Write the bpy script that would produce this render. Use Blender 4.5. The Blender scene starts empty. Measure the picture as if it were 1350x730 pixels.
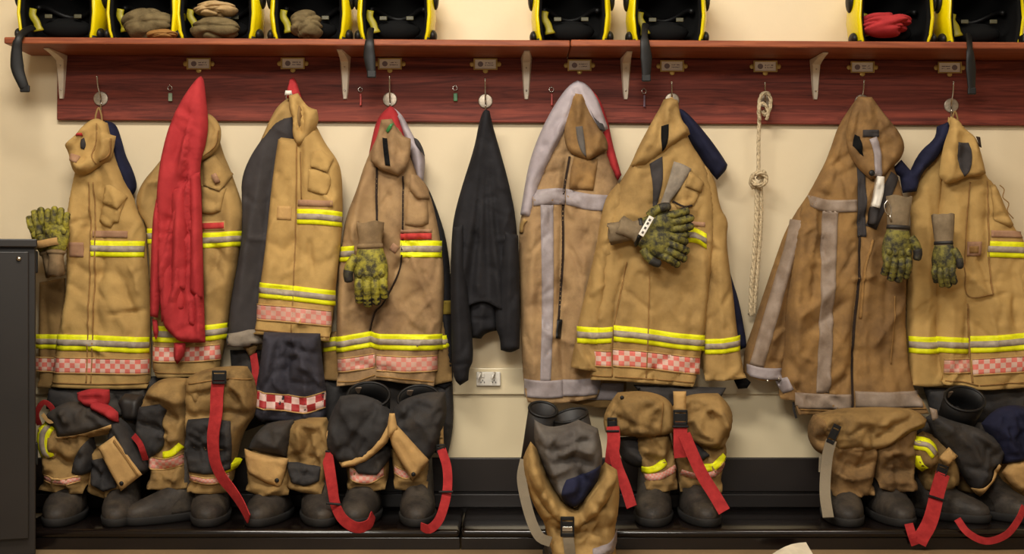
import bpy, bmesh, math, random
import numpy as np
from mathutils import Vector, Matrix, Euler
from mathutils.geometry import delaunay_2d_cdt

# ---------------------------------------------------------------- camera
CD, FP, CX, CY, CZ = 4.5, 1980.0, 675.0, 365.0, 0.745
SC = bpy.context.scene
cam_data = bpy.data.cameras.new('camera'); cam_data.sensor_width = 36; cam_data.lens = 36*FP/1350
cam = bpy.data.objects.new('camera', cam_data); SC.collection.objects.link(cam)
cam.location = (0, -CD, CZ); cam.rotation_euler = (math.pi/2, 0, 0); SC.camera = cam
SC.view_settings.view_transform = 'Standard'; SC.view_settings.look = 'None'
SC.view_settings.gamma = 1; SC.view_settings.exposure = 0.06
# ---------------------------------------------------------------- light
wd = bpy.data.worlds.new('room_light'); SC.world = wd; wd.use_nodes = True
wd.node_tree.nodes['Background'].inputs[0].default_value = (1.0, .93, .82, 1)
wd.node_tree.nodes['Background'].inputs[1].default_value = 0.36
def area(name, loc, target, sx, sy, power, col, spread=180):
    l = bpy.data.lights.new(name, 'AREA'); l.shape = 'RECTANGLE'; l.size = sx; l.size_y = sy
    l.energy = power; l.color = col; l.spread = math.radians(spread)
    o = bpy.data.objects.new(name, l); SC.collection.objects.link(o); o.location = loc
    o.rotation_euler = (Vector(target)-Vector(loc)).to_track_quat('-Z', 'Y').to_euler()
area('ceiling_and_fill_lamp', (-.7, -2.15, 2.76), (0.0, 0, .95), 1.3, .45, 84, (1, .94, .84))
area('ceiling_and_fill_lamp', (1.3, -2.0, 2.76), (.2, 0, .95), 1.0, .4, 24, (1, .93, .82))
area('ceiling_and_fill_lamp', (-.3, -4.6, 2.5), (0, 0, 1.0), 1.2, .5, 13, (1, .94, .84), 80)  # added fill behind the camera, lifts the shelf's shadow on the board

# ---------------------------------------------------------------- helpers
def W(px, py, d):
    s = (CD-d)/FP
    return ((px-CX)*s, -d, CZ+(CY-py)*s)
def lin(c):
    c /= 255.0
    return c/12.92 if c <= .04045 else ((c+.055)/1.055)**2.4
def rgb(r, g, b): return (lin(r), lin(g), lin(b), 1)
def link(o): SC.collection.objects.link(o); return o
def tag(o, label=None, cat=None, group=None, kind=None):
    if label: o['label'] = label
    if cat: o['category'] = cat
    if group: o['group'] = group
    if kind: o['kind'] = kind
    return o
def thing(name, loc, label, cat, group=None):
    o = link(bpy.data.objects.new(name, None)); o.location = loc; o.empty_display_size = .05
    return tag(o, label, cat, group)
def attach(o, parent):
    if parent is not None:
        o.parent = parent
        if parent.type == 'EMPTY': o.matrix_parent_inverse = Matrix.Translation(-Vector(parent.location))
def mesh_obj(name, verts, faces, mat, parent=None, smooth=True, uvs=None, label=None):
    me = bpy.data.meshes.new(name); me.from_pydata([tuple(v) for v in verts], [], [tuple(f) for f in faces])
    if smooth: me.shade_smooth()
    if uvs is not None:
        uvl = me.uv_layers.new(name='uv')
        vi = np.empty(len(me.loops), dtype=np.int32); me.loops.foreach_get('vertex_index', vi)
        uvl.data.foreach_set('uv', np.asarray(uvs, dtype=np.float32)[vi].ravel())
    me.materials.append(mat); me.validate()
    o = link(bpy.data.objects.new(name, me)); attach(o, parent)
    if label: o['label'] = label
    return o
class MB:
    def __init__(s): s.v = []; s.f = []; s.uv = []
    def add(s, v, f):
        n = len(s.v); s.v += [tuple(p) for p in v]; s.f += [tuple(i+n for i in q) for q in f]; return s
    def box(s, c, sz, rot=None, bev=0):
        bm = bmesh.new(); bmesh.ops.create_cube(bm, size=1)
        for v in bm.verts: v.co = Vector((v.co.x*sz[0], v.co.y*sz[1], v.co.z*sz[2]))
        if bev: bmesh.ops.bevel(bm, geom=bm.edges[:], offset=bev, segments=2, affect='EDGES', profile=.5)
        M = rot.to_matrix() if rot else Matrix.Identity(3)
        bm.verts.index_update()
        s.add([M @ v.co + Vector(c) for v in bm.verts], [[v.index for v in f.verts] for f in bm.faces]); bm.free(); return s
    def tube(s, path, rad, n=8, cap=True, flat=1.0):
        P = [Vector(p) for p in path]; R = rad if hasattr(rad, '__len__') else [rad]*len(P)
        base = []; up = Vector((0, 1, 0))
        for i, p in enumerate(P):
            t = (P[min(i+1, len(P)-1)]-P[max(i-1, 0)]).normalized()
            a = t.cross(up)
            if a.length < 1e-3: a = t.cross(Vector((1, 0, 0)))
            a.normalize(); b = a.cross(t).normalized()
            for k in range(n):
                an = 2*math.pi*k/n
                base.append(p + a*math.cos(an)*R[i] + b*math.sin(an)*R[i]*flat)
        f = []
        for i in range(len(P)-1):
            for k in range(n):
                k2 = (k+1) % n; f.append((i*n+k, i*n+k2, (i+1)*n+k2, (i+1)*n+k))
        if cap:
            f.append(tuple(range(n))[::-1]); m = (len(P)-1)*n; f.append(tuple(range(m, m+n)))
        return s.add(base, f)
    def ell(s, c, r, nu=14, nv=9, rot=None):
        v = []; f = []
        M = rot.to_matrix() if rot else Matrix.Identity(3)
        for j in range(nv+1):
            th = math.pi*j/nv
            for i in range(nu):
                ph = 2*math.pi*i/nu
                v.append(M @ Vector((r[0]*math.sin(th)*math.cos(ph), r[1]*math.sin(th)*math.sin(ph), r[2]*math.cos(th))) + Vector(c))
        for j in range(nv):
            for i in range(nu):
                i2 = (i+1) % nu; f.append((j*nu+i, (j+1)*nu+i, (j+1)*nu+i2, j*nu+i2))
        return s.add(v, f)
    def loft(s, rings, cap0=True, cap1=True):
        n = len(rings[0]); v = [p for r in rings for p in r]; f = []
        for j in range(len(rings)-1):
            for i in range(n):
                i2 = (i+1) % n; f.append((j*n+i, j*n+i2, (j+1)*n+i2, (j+1)*n+i))
        if cap0: f.append(tuple(range(n))[::-1])
        if cap1: m = (len(rings)-1)*n; f.append(tuple(range(m, m+n)))
        return s.add(v, f)
    def build(s, name, mat, parent=None, smooth=True, label=None):
        return mesh_obj(name, s.v, s.f, mat, parent, smooth, None, label)
def wp(pts): return [Vector(W(*p)) for p in pts]
def catmull(P, step=.006):
    P = [Vector(p) for p in P]
    if len(P) < 3: return P
    Q = [P[0]*2-P[1]] + P + [P[-1]*2-P[-2]]; out = []
    for i in range(1, len(Q)-2):
        n = max(2, int((Q[i+1]-Q[i]).length/step))
        for k in range(n):
            t = k/n; a, b, c, d = Q[i-1], Q[i], Q[i+1], Q[i+2]
            out.append(.5*((2*b)+(c-a)*t+(2*a-5*b+4*c-d)*t*t+(3*b-a-3*c+d)*t*t*t))
    out.append(P[-1]); return out

# ------------------------------------------------ procedural fields
def vnoise(x, y, seed=0):
    x = np.asarray(x, float); y = np.asarray(y, float)
    ix = np.floor(x); iy = np.floor(y); fx = x-ix; fy = y-iy
    fx = fx*fx*(3-2*fx); fy = fy*fy*(3-2*fy)
    def h(a, b): 
        q = np.sin(a*127.1+b*311.7+seed*74.7)*43758.5453
        return (q-np.floor(q))*2-1
    return (h(ix, iy)*(1-fx)+h(ix+1, iy)*fx)*(1-fy)+(h(ix, iy+1)*(1-fx)+h(ix+1, iy+1)*fx)*fy
def seg_dist(x, y, A, B):
    dx = B[:, 0]-A[:, 0]; dy = B[:, 1]-A[:, 1]; L = dx*dx+dy*dy+1e-9
    t = ((x[:, None]-A[None, :, 0])*dx+(y[:, None]-A[None, :, 1])*dy)/L
    t = np.clip(t, 0, 1)
    ex = x[:, None]-(A[None, :, 0]+t*dx); ey = y[:, None]-(A[None, :, 1]+t*dy)
    return np.sqrt(ex*ex+ey*ey), t
def inside(x, y, P):
    x0 = P[:, 0][None]; y0 = P[:, 1][None]; Q = np.roll(P, -1, 0); x1 = Q[:, 0][None]; y1 = Q[:, 1][None]
    c = ((y0 > y[:, None]) != (y1 > y[:, None])) & (x[:, None] < (x1-x0)*(y[:, None]-y0)/(y1-y0+1e-12)+x0)
    return (c.sum(1) % 2) == 1
def soften(P, it=2, keep=44):
    P = np.asarray(P, float)
    for _ in range(it):
        out = []; n = len(P)
        for i in range(n):
            a, b, c = P[i-1], P[i], P[(i+1) % n]; u = b-a; v = c-b
            ang = abs(math.degrees(math.atan2(u[0]*v[1]-u[1]*v[0], u[0]*v[0]+u[1]*v[1])))
            if ang > keep: out.append(b)
            else: out += [b*.75+a*.25, b*.75+c*.25]
        P = np.array(out)
    return P
def resample(P, g):
    out = []; n = len(P)
    for i in range(n):
        a, b = P[i], P[(i+1) % n]; k = max(1, int(round(np.linalg.norm(b-a)/g)))
        for j in range(k): out.append(a+(b-a)*j/k)
    out2 = [out[0]]
    for p in out[1:]:
        if np.linalg.norm(p-out2[-1]) > .5: out2.append(p)
    return np.array(out2)
def F(*xy, w=6, a=.006):
    return (np.array(xy, float).reshape(-1, 2), w, a)
def gather(cx, cy, ends, w=4, a=.005):
    return [F(cx+(ex-cx)*.06, cy+(ey-cy)*.06, (cx*.6+ex*.4), (cy*.5+ey*.5), ex, ey, w=w, a=a*(1 if i % 2 == 0 else -1)) for i, (ex, ey) in enumerate(ends)]
SEED = [0]
class Cloth:
    """a sheet of cloth: outline in frame pixels carried to its own depth, puffed edges, folds, real thickness"""
    def __init__(s, name, mat, pts, d0=.1, T=.04, R=18, folds=(), wr=.004, base=None, off=.003, parent=None, g=3.4, th=.003,
                 opens=(), ws=(30, 60), dref=None, soft=2, label=None, rag=0):
        SEED[0] += 1; s.seed = SEED[0]
        s.base = base; s.off = off; s.T = T; s.TS = .72 if .03 < T <= .07 and d0 < .14 else 1.0; s.R = R; s.folds = list(folds); s.wr = wr; s.ws = ws; s.d0 = d0
        if name == 'leg' and d0 < .15: s.d0 = d0 = d0+.014
        if s.T >= .09 and base is None: s.d0 = d0 = d0+.45*s.T; s.T *= .55; s.R *= .62
        elif base is None and s.TS < 1: s.R *= .8
        elif base is None and .12 <= d0 < .16 and s.T < .05: s.d0 = d0 = d0+.35*s.T; s.T *= .62; s.R *= .6
        elif base is not None: s.T *= .6; s.R *= .6
        T = s.T; rs = random.Random(s.seed*7+1); xs_ = [q[0] for q in pts]; ys_ = [q[1] for q in pts]
        A_ = (max(xs_)-min(xs_))*(max(ys_)-min(ys_))
        if base is None and wr > 0:
            for _ in range(int(min(44, A_/1300*(2.6 if d0 > .13 else 1)))):
                cx_ = rs.uniform(min(xs_), max(xs_)); cy_ = rs.uniform(min(ys_), max(ys_)); an = rs.gauss(math.pi/2, .75); ln = rs.uniform(10, 34); bx_ = rs.uniform(-5, 5)
                ux, uy = math.cos(an)*ln, math.sin(an)*ln
                s.folds.append(F(cx_-ux, cy_-uy, cx_+bx_, cy_, cx_+ux, cy_+uy, w=rs.uniform(2.2, 4.5), a=rs.choice((-1, -1, 1))*rs.uniform(.003, .0085)*min(1.5, wr/.008)))
        s.dref = dref if dref is not None else (base.dref if base is not None else d0+T*.7)
        P = soften(pts, soft) if soft else np.asarray(pts, float)
        P = resample(P, g)
        if rag:
            P = P + rag*np.stack([vnoise(P[:, 0]/7, P[:, 1]/7, s.seed+5), vnoise(P[:, 0]/7, P[:, 1]/7, s.seed+9)], 1)
        s.P = P; s.A = P; s.B = np.roll(P, -1, 0)
        keep = np.ones(len(P), bool)
        M = (s.A+s.B)/2
        for (ox0, oy0, ox1, oy1) in opens:
            keep &= ~((M[:, 0] >= ox0) & (M[:, 0] <= ox1) & (M[:, 1] >= oy0) & (M[:, 1] <= oy1))
        s.Ak = s.A[keep]; s.Bk = s.B[keep]
        mn = P.min(0); mx = P.max(0)
        gx, gy = np.meshgrid(np.arange(mn[0], mx[0]+g, g), np.arange(mn[1], mx[1]+g, g*.866))
        gx = gx + (np.arange(gx.shape[0]) % 2)[:, None]*g*.5
        gx = gx.ravel(); gy = gy.ravel()
        m = inside(gx, gy, P); gx, gy = gx[m], gy[m]
        if len(gx):
            dd = seg_dist(gx, gy, s.A, s.B)[0].min(1); m = dd > g*.55; gx, gy = gx[m], gy[m]
        n = len(P)
        allp = [Vector(p) for p in P] + [Vector((a, b)) for a, b in zip(gx, gy)]
        r = delaunay_2d_cdt(allp, [], [list(range(n))], 1, 1e-4)
        V = np.array([(v.x, v.y) for v in r[0]]); T3 = [list(f) for f in r[2]]
        s.V = V
        D = s.h(V[:, 0], V[:, 1])
        sc = (CD-s.dref)/FP; X = (V[:, 0]-CX)*sc; Z = CZ+(CY-V[:, 1])*sc
        N = len(V)
        verts = [(X[i], -D[i], Z[i]) for i in range(N)] + [(X[i], -(D[i]-th), Z[i]) for i in range(N)]
        # orientation so front faces look at the camera
        faces = []; ec = {}
        for t in T3:
            a, b, c = t
            cr = (V[b, 0]-V[a, 0])*(V[c, 1]-V[a, 1])-(V[b, 1]-V[a, 1])*(V[c, 0]-V[a, 0])
            if cr > 0: t = [a, c, b]       # pixel y points down
            faces.append(t); faces.append([t[0]+N, t[2]+N, t[1]+N])
            for i in range(3):
                e = (t[i], t[(i+1) % 3]); ec[e] = 1
        for (a, b) in list(ec):
            if (b, a) not in ec: faces.append([b, a, a+N, b+N])
        uv = [(V[i % N, 0]/100, -V[i % N, 1]/100) for i in range(2*N)]
        s.o = mesh_obj(name, verts, faces, mat, parent, True, uv, label)
    def h(s, x, y):
        x = np.atleast_1d(np.asarray(x, float)); y = np.atleast_1d(np.asarray(y, float))
        dd = seg_dist(x, y, s.Ak, s.Bk)[0].min(1); dd = np.where(inside(x, y, s.P) | (seg_dist(x, y, s.A, s.B)[0].min(1) < .6), dd, 0)
        p = np.sqrt(np.clip(1-(1-np.minimum(dd/s.R, 1))**2, 0, 1)); q = np.minimum(1, .25+dd/9)
        b = s.base.h(x, y)+s.off if s.base is not None else np.full_like(x, s.d0)
        v = b+s.T*s.TS*p
        v += q*s.wr*(vnoise(x/s.ws[0], y/s.ws[1], s.seed)+.4*vnoise(x/s.ws[0]*2.3+7, y/s.ws[1]*3.1, s.seed+3)+.22*(1-2.2*np.abs(vnoise((x+.5*y)/17, (y-.35*x)/24, s.seed+8)))+.10*(1-2*np.abs(vnoise((x-.6*y)/9, (y+.2*x)/13, s.seed+12))))
        for (pl, w, a) in s.folds:
            ds, t = seg_dist(x, y, pl[:-1], pl[1:]); k = ds.argmin(1); i = np.arange(len(x))
            tt = (k+t[i, k])/(len(pl)-1)
            v += q*1.5*a*np.exp(-(ds[i, k]/w)**1.35)*np.minimum(1, np.minimum(tt, 1-tt)*5+.15)
        return v
def smooth2(pts, step=4):
    P = np.asarray(pts, float)
    if len(P) > 2:
        Q = np.vstack([2*P[0]-P[1], P, 2*P[-1]-P[-2]]); out = []
        for i in range(1, len(Q)-2):
            n = max(1, int(np.linalg.norm(Q[i+1]-Q[i])/step))
            for k in range(n):
                t = k/n; a, b, c, d = Q[i-1], Q[i], Q[i+1], Q[i+2]
                out.append(.5*((2*b)+(c-a)*t+(2*a-5*b+4*c-d)*t*t+(3*b-a-3*c+d)*t*t*t))
        out.append(P[-1]); return np.array(out)
    n = max(1, int(np.linalg.norm(P[1]-P[0])/step)); return np.array([P[0]+(P[1]-P[0])*k/n for k in range(n+1)])
def on(G, name, pts, w, mat, parent=None, off=.003, w2=None, label=None, slope=None):
    """a strip sewn on the cloth G, centre line in pixels; slope: skew of ends (vertical ends when True)"""
    C = smooth2(pts); n = len(C); m = max(2, int(round(w/3.5)))
    verts = []; uv = []; L = 0
    wid = lambda i: w+((w2-w) if w2 is not None else 0)*i/(n-1)
    xs = []; ys = []; us = []
    for i in range(n):
        if i: L += np.linalg.norm(C[i]-C[i-1])
        t = C[min(i+1, n-1)]-C[max(i-1, 0)]; t = t/np.linalg.norm(t); nn = np.array([-t[1], t[0]])
        if slope: nn = np.array([0, 1.0])*(1 if nn[1] > 0 else -1)
        for j in range(m+1):
            q = C[i]+nn*wid(i)*(j/m-.5); xs.append(q[0]); ys.append(q[1]); us.append((L/w, 1-j/m))
    xs = np.array(xs); ys = np.array(ys); D = G.h(xs, ys); sc = (CD-G.dref)/FP
    N = len(xs); X = (xs-CX)*sc; Z = CZ+(CY-ys)*sc
    verts = [(X[i], -(D[i]+off), Z[i]) for i in range(N)]+[(X[i], -(D[i]-.001), Z[i]) for i in range(N)]
    k = m+1; faces = []
    for i in range(n-1):
        for j in range(m):
            a = i*k+j; q = (a, a+1, a+1+k, a+k); faces.append(q); faces.append(tuple(z+N for z in q[::-1]))
    for i in range(n-1):
        a = i*k; faces.append((a, a+k, a+k+N, a+N)); a = i*k+m; faces.append((a+k, a, a+N, a+k+N))
    for j in range(m):
        a = j; faces.append((a+1, a, a+N, a+1+N)); a = (n-1)*k+j; faces.append((a, a+1, a+1+N, a+N))
    # front should face -y
    v0, v1, v2 = [Vector(verts[q]) for q in faces[0][:3]]
    if (v1-v0).cross(v2-v0).y > 0: faces = [f[::-1] for f in faces]
    return mesh_obj(name, verts, faces, mat, parent, True, us+us, label)
def strap(name, pts, w, mat, parent, th=.0025, tilt=0, label=None):
    """free webbing: pts = (px, py, depth), w in pixels; flat side to the room"""
    P = catmull(wp(pts), .008); n = len(P); v = []; uv = []; L = 0; ww = w*.00215/2
    for i, p in enumerate(P):
        if i: L += (P[i]-P[i-1]).length
        t = (P[min(i+1, n-1)]-P[max(i-1, 0)]).normalized()
        if i == 0:
            a = t.cross(Vector((0, -1, 0)))
            if a.length < .05: a = Vector((1, 0, 0))
        else: a = a0-t*a0.dot(t)
        a.normalize(); a0 = a.copy(); a = (Matrix.Rotation(tilt*(i/n), 3, t) @ a); nn = a.cross(t).normalized()
        for (sa, sb) in ((-1, 1), (-.5, 1.15), (.5, 1.15), (1, 1), (1, -1), (-1, -1)):
            v.append(p+a*ww*sa+nn*th/2*sb); uv.append((L/.04, sa))
    f = []
    for i in range(n-1):
        for k in range(6):
            k2 = (k+1) % 6; f.append((i*6+k, i*6+k2, (i+1)*6+k2, (i+1)*6+k))
    f.append((5, 4, 3, 2, 1, 0)); m = (n-1)*6; f.append(tuple(range(m, m+6)))
    o = mesh_obj(name, v, f, mat, parent, False, uv, label); return o

# ------------------------------------------------ materials
def newmat(name):
    m = bpy.data.materials.new(name); m.use_nodes = True; nt = m.node_tree
    b = nt.nodes['Principled BSDF']; return m, nt, b
def fabric(name, c1, c2=None, sc=9, rough=.85, bump=.25, weave=450, dirt=None, dsc=5, damt=.5, sheen=0):
    m, nt, b = newmat(name); N = nt.nodes.new; Lk = nt.links.new
    tc = N('ShaderNodeTexCoord'); n1 = N('ShaderNodeTexNoise'); n1.inputs['Scale'].default_value = sc; n1.inputs['Detail'].default_value = 6; n1.inputs['Roughness'].default_value = .62
    Lk(tc.outputs['Object'], n1.inputs['Vector'])
    r = N('ShaderNodeValToRGB'); r.color_ramp.elements[0].position = .36; r.color_ramp.elements[1].position = .66
    c2 = c2 or tuple(x*.82 for x in c1[:3])+(1,)
    r.color_ramp.elements[0].color = c2; r.color_ramp.elements[1].color = c1
    Lk(n1.outputs['Fac'], r.inputs['Fac']); out = r.outputs['Color']
    if dirt:
        n2 = N('ShaderNodeTexNoise'); n2.inputs['Scale'].default_value = dsc; n2.inputs['Detail'].default_value = 8; n2.inputs['Roughness'].default_value = .7
        mp = N('ShaderNodeMapping'); mp.inputs['Location'].default_value = (3.1, .4, 7.7); Lk(tc.outputs['Object'], mp.inputs['Vector']); Lk(mp.outputs[0], n2.inputs['Vector'])
        r2 = N('ShaderNodeValToRGB'); r2.color_ramp.elements[0].position = .47; r2.color_ramp.elements[1].position = .72
        r2.color_ramp.elements[0].color = (0, 0, 0, 1); r2.color_ramp.elements[1].color = (damt, damt, damt, 1)
        Lk(n2.outputs['Fac'], r2.inputs['Fac'])
        mx = N('ShaderNodeMix'); mx.data_type = 'RGBA'; Lk(r2.outputs['Color'], mx.inputs[0]); Lk(out, mx.inputs[6]); mx.inputs[7].default_value = dirt
        out = mx.outputs[2]
    Lk(out, b.inputs['Base Color']); b.inputs['Roughness'].default_value = rough
    b.inputs['Specular IOR Level'].default_value = .25
    if sheen: b.inputs['Sheen Weight'].default_value = sheen
    n3 = N('ShaderNodeTexNoise'); n3.inputs['Scale'].default_value = weave; n3.inputs['Detail'].default_value = 3; Lk(tc.outputs['Object'], n3.inputs['Vector'])
    n4 = N('ShaderNodeTexNoise'); n4.inputs['Scale'].default_value = 38; n4.inputs['Detail'].default_value = 5; n4.inputs['Distortion'].default_value = .6; Lk(tc.outputs['Object'], n4.inputs['Vector'])
    b1 = N('ShaderNodeBump'); b1.inputs['Strength'].default_value = bump; b1.inputs['Distance'].default_value = .002; Lk(n3.outputs['Fac'], b1.inputs['Height'])
    b2 = N('ShaderNodeBump'); b2.inputs['Strength'].default_value = bump*.7; b2.inputs['Distance'].default_value = .008; Lk(n4.outputs['Fac'], b2.inputs['Height']); Lk(b1.outputs[0], b2.inputs['Normal'])
    Lk(b2.outputs[0], b.inputs['Normal']); return m
def plain(name, c, rough=.5, metal=0, spec=.5, var=.12, sc=20, bump=0):
    m, nt, b = newmat(name); N = nt.nodes.new; Lk = nt.links.new
    tc = N('ShaderNodeTexCoord'); n1 = N('ShaderNodeTexNoise'); n1.inputs['Scale'].default_value = sc; n1.inputs['Detail'].default_value = 5; Lk(tc.outputs['Object'], n1.inputs['Vector'])
    r = N('ShaderNodeValToRGB'); r.color_ramp.elements[0].position = .3; r.color_ramp.elements[1].position = .7
    r.color_ramp.elements[0].color = tuple(x*(1-var) for x in c[:3])+(1,); r.color_ramp.elements[1].color = tuple(min(1, x*(1+var)) for x in c[:3])+(1,)
    Lk(n1.outputs['Fac'], r.inputs['Fac']); Lk(r.outputs['Color'], b.inputs['Base Color'])
    b.inputs['Roughness'].default_value = rough; b.inputs['Metallic'].default_value = metal; b.inputs['Specular IOR Level'].default_value = spec
    if bump:
        bp = N('ShaderNodeBump'); bp.inputs['Strength'].default_value = bump; bp.inputs['Distance'].default_value = .003; Lk(n1.outputs['Fac'], bp.inputs['Height']); Lk(bp.outputs[0], b.inputs['Normal'])
    return m
def wood(name, dark, light, rough=.5):
    m, nt, b = newmat(name); N = nt.nodes.new; Lk = nt.links.new
    tc = N('ShaderNodeTexCoord'); mp = N('ShaderNodeMapping'); mp.inputs['Scale'].default_value = (1.3, 18, 26); Lk(tc.outputs['Object'], mp.inputs['Vector'])
    n1 = N('ShaderNodeTexNoise'); n1.inputs['Scale'].default_value = 2.2; n1.inputs['Detail'].default_value = 9; n1.inputs['Roughness'].default_value = .65; n1.inputs['Distortion'].default_value = 1.6; Lk(mp.outputs[0], n1.inputs['Vector'])
    r = N('ShaderNodeValToRGB'); r.color_ramp.elements[0].position = .3; r.color_ramp.elements[1].position = .68
    r.color_ramp.elements[0].color = dark; r.color_ramp.elements[1].color = light
    Lk(n1.outputs['Fac'], r.inputs['Fac'])
    # knots
    mp2 = N('ShaderNodeMapping'); mp2.inputs['Scale'].default_value = (3.2, 5, 11); Lk(tc.outputs['Object'], mp2.inputs['Vector'])
    vo = N('ShaderNodeTexVoronoi'); vo.inputs['Scale'].default_value = 1.0; Lk(mp2.outputs[0], vo.inputs['Vector'])
    r2 = N('ShaderNodeValToRGB'); r2.color_ramp.elements[0].position = .05; r2.color_ramp.elements[1].position = .16
    r2.color_ramp.elements[0].color = (.55, .45, .45, 1); r2.color_ramp.elements[1].color = (1, 1, 1, 1); Lk(vo.outputs['Distance'], r2.inputs['Fac'])
    mx = N('ShaderNodeMix'); mx.data_type = 'RGBA'; mx.blend_type = 'MULTIPLY'; mx.inputs[0].default_value = .6; Lk(r.outputs['Color'], mx.inputs[6]); Lk(r2.outputs['Color'], mx.inputs[7])
    Lk(mx.outputs[2], b.inputs['Base Color']); b.inputs['Roughness'].default_value = rough; b.inputs['Specular IOR Level'].default_value = .25
    bp = N('ShaderNodeBump'); bp.inputs['Strength'].default_value = .15; bp.inputs['Distance'].default_value = .001; Lk(n1.outputs['Fac'], bp.inputs['Height']); Lk(bp.outputs[0], b.inputs['Normal'])
    return m
def checker(name, c1, c2, rows=3, fade=.35):
    m, nt, b = newmat(name); N = nt.nodes.new; Lk = nt.links.new
    tc = N('ShaderNodeTexCoord'); ck = N('ShaderNodeTexChecker'); ck.inputs['Scale'].default_value = rows
    mp = N('ShaderNodeMapping'); mp.inputs['Location'].default_value = (0.001, 0.001, .01); Lk(tc.outputs['UV'], mp.inputs['Vector']); Lk(mp.outputs[0], ck.inputs['Vector'])
    ck.inputs['Color1'].default_value = c1; ck.inputs['Color2'].default_value = c2
    n1 = N('ShaderNodeTexNoise'); n1.inputs['Scale'].default_value = 30; n1.inputs['Detail'].default_value = 6; Lk(tc.outputs['Object'], n1.inputs['Vector'])
    mx = N('ShaderNodeMix'); mx.data_type = 'RGBA'; mt = N('ShaderNodeMath'); mt.operation = 'MULTIPLY'; mt.inputs[1].default_value = fade; Lk(n1.outputs['Fac'], mt.inputs[0]); Lk(mt.outputs[0], mx.inputs[0])
    Lk(ck.outputs['Color'], mx.inputs[6]); mx.inputs[7].default_value = rgb(205, 150, 130)
    Lk(mx.outputs[2], b.inputs['Base Color']); b.inputs['Roughness'].default_value = .6; return m
def glove_mat(name, yel, dk, bias=.5, sc=45):
    m, nt, b = newmat(name); N = nt.nodes.new; Lk = nt.links.new
    tc = N('ShaderNodeTexCoord'); n1 = N('ShaderNodeTexNoise'); n1.inputs['Scale'].default_value = sc; n1.inputs['Detail'].default_value = 7; n1.inputs['Roughness'].default_value = .7; Lk(tc.outputs['Object'], n1.inputs['Vector'])
    r = N('ShaderNodeValToRGB'); r.color_ramp.elements[0].position = bias-.11; r.color_ramp.elements[1].position = bias+.1
    r.color_ramp.elements[0].color = dk; r.color_ramp.elements[1].color = yel; Lk(n1.outputs['Fac'], r.inputs['Fac']); Lk(r.outputs['Color'], b.inputs['Base Color'])
    b.inputs['Roughness'].default_value = .7
    bp = N('ShaderNodeBump'); bp.inputs['Strength'].default_value = .7; bp.inputs['Distance'].default_value = .003; Lk(n1.outputs['Fac'], bp.inputs['Height']); Lk(bp.outputs[0], b.inputs['Normal']); return m
DIRT = rgb(92, 70, 44)
tanA = fabric('tan_clean', rgb(192, 157, 96), rgb(176, 142, 85), dirt=rgb(140, 108, 64), damt=.45)
tanB = fabric('tan_worn', rgb(180, 146, 90), rgb(158, 127, 77), dirt=DIRT, damt=.5)
tanC = fabric('tan_sooty', rgb(174, 142, 100), rgb(148, 118, 84), dirt=rgb(86, 66, 50), damt=.7)
tanD = fabric('tan_brown', rgb(156, 120, 72), rgb(126, 96, 60), dirt=rgb(80, 58, 42), damt=.75)
tanE = fabric('tan_trouser', rgb(162, 130, 80), rgb(134, 106, 64), dirt=rgb(72, 54, 36), damt=.75, dsc=8)
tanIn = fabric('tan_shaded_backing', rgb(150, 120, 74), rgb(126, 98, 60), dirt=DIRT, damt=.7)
tape = fabric('pale_tan_tape', rgb(205, 165, 105), rgb(180, 142, 90), dirt=rgb(120, 90, 60), damt=.4)
mauve = fabric('mauve_patch', rgb(172, 134, 104), rgb(158, 120, 94), sc=30)
seamM = fabric('seam_thread', rgb(158, 120, 70), rgb(138, 104, 60), sc=60)
darkseam = fabric('dark_seam', rgb(52, 38, 30), rgb(40, 30, 24), sc=60)
yellowM = fabric('yellow_tape', rgb(244, 244, 30), rgb(226, 226, 24), sc=60, rough=.5, bump=.1)
silverM = fabric('silver_tape', rgb(178, 164, 146), rgb(150, 136, 120), sc=50, rough=.4, bump=.08)
silverB = fabric('lilac_silver_tape', rgb(168, 158, 160), rgb(144, 134, 134), sc=22, rough=.45, bump=.1, dirt=rgb(110, 88, 78), damt=.4)
silverD = fabric('dull_silver_tape', rgb(156, 138, 122), rgb(132, 114, 98), sc=22, rough=.5, bump=.1, dirt=rgb(96, 74, 54), damt=.5)
checkM = checker('red_white_checker', rgb(226, 104, 92), rgb(222, 192, 176), 3, .45)
checkF = checker('faded_checker', rgb(214, 120, 108), rgb(205, 168, 150), 3, .6)
checkN = checker('dark_red_checker', rgb(172, 34, 42), rgb(232, 200, 190), 2, .12)
redlabel = fabric('red_label', rgb(205, 70, 66), rgb(180, 52, 50), sc=40)
whiteM = plain('white_plastic', rgb(232, 226, 214), .5)
cottonR = fabric('red_cotton', rgb(180, 54, 56), rgb(162, 44, 48), sc=14, bump=.12, weave=700)
redtape = fabric('red_webbing', rgb(178, 50, 50), rgb(150, 36, 38), sc=40, bump=.2)
cottonN = fabric('navy_cotton', rgb(34, 36, 62), rgb(22, 24, 44), sc=14, bump=.15)
cottonK = fabric('black_cotton', rgb(38, 37, 40), rgb(28, 27, 30), sc=14, bump=.15, weave=700)
lining = fabric('charcoal_lining', rgb(66, 62, 62), rgb(56, 52, 52), sc=10, bump=.12)
lilac = fabric('lilac_grey_cotton', rgb(182, 172, 176), rgb(160, 150, 154), sc=12, bump=.12, dirt=rgb(140, 120, 116), damt=.3)
greyCl = fabric('grey_liner', rgb(104, 98, 92), rgb(80, 74, 70), sc=12, bump=.3)
darkP = fabric('dark_knee_cloth', rgb(62, 60, 60), rgb(46, 44, 44), sc=12, bump=.35, dirt=rgb(88, 74, 54), damt=.4)
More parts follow.
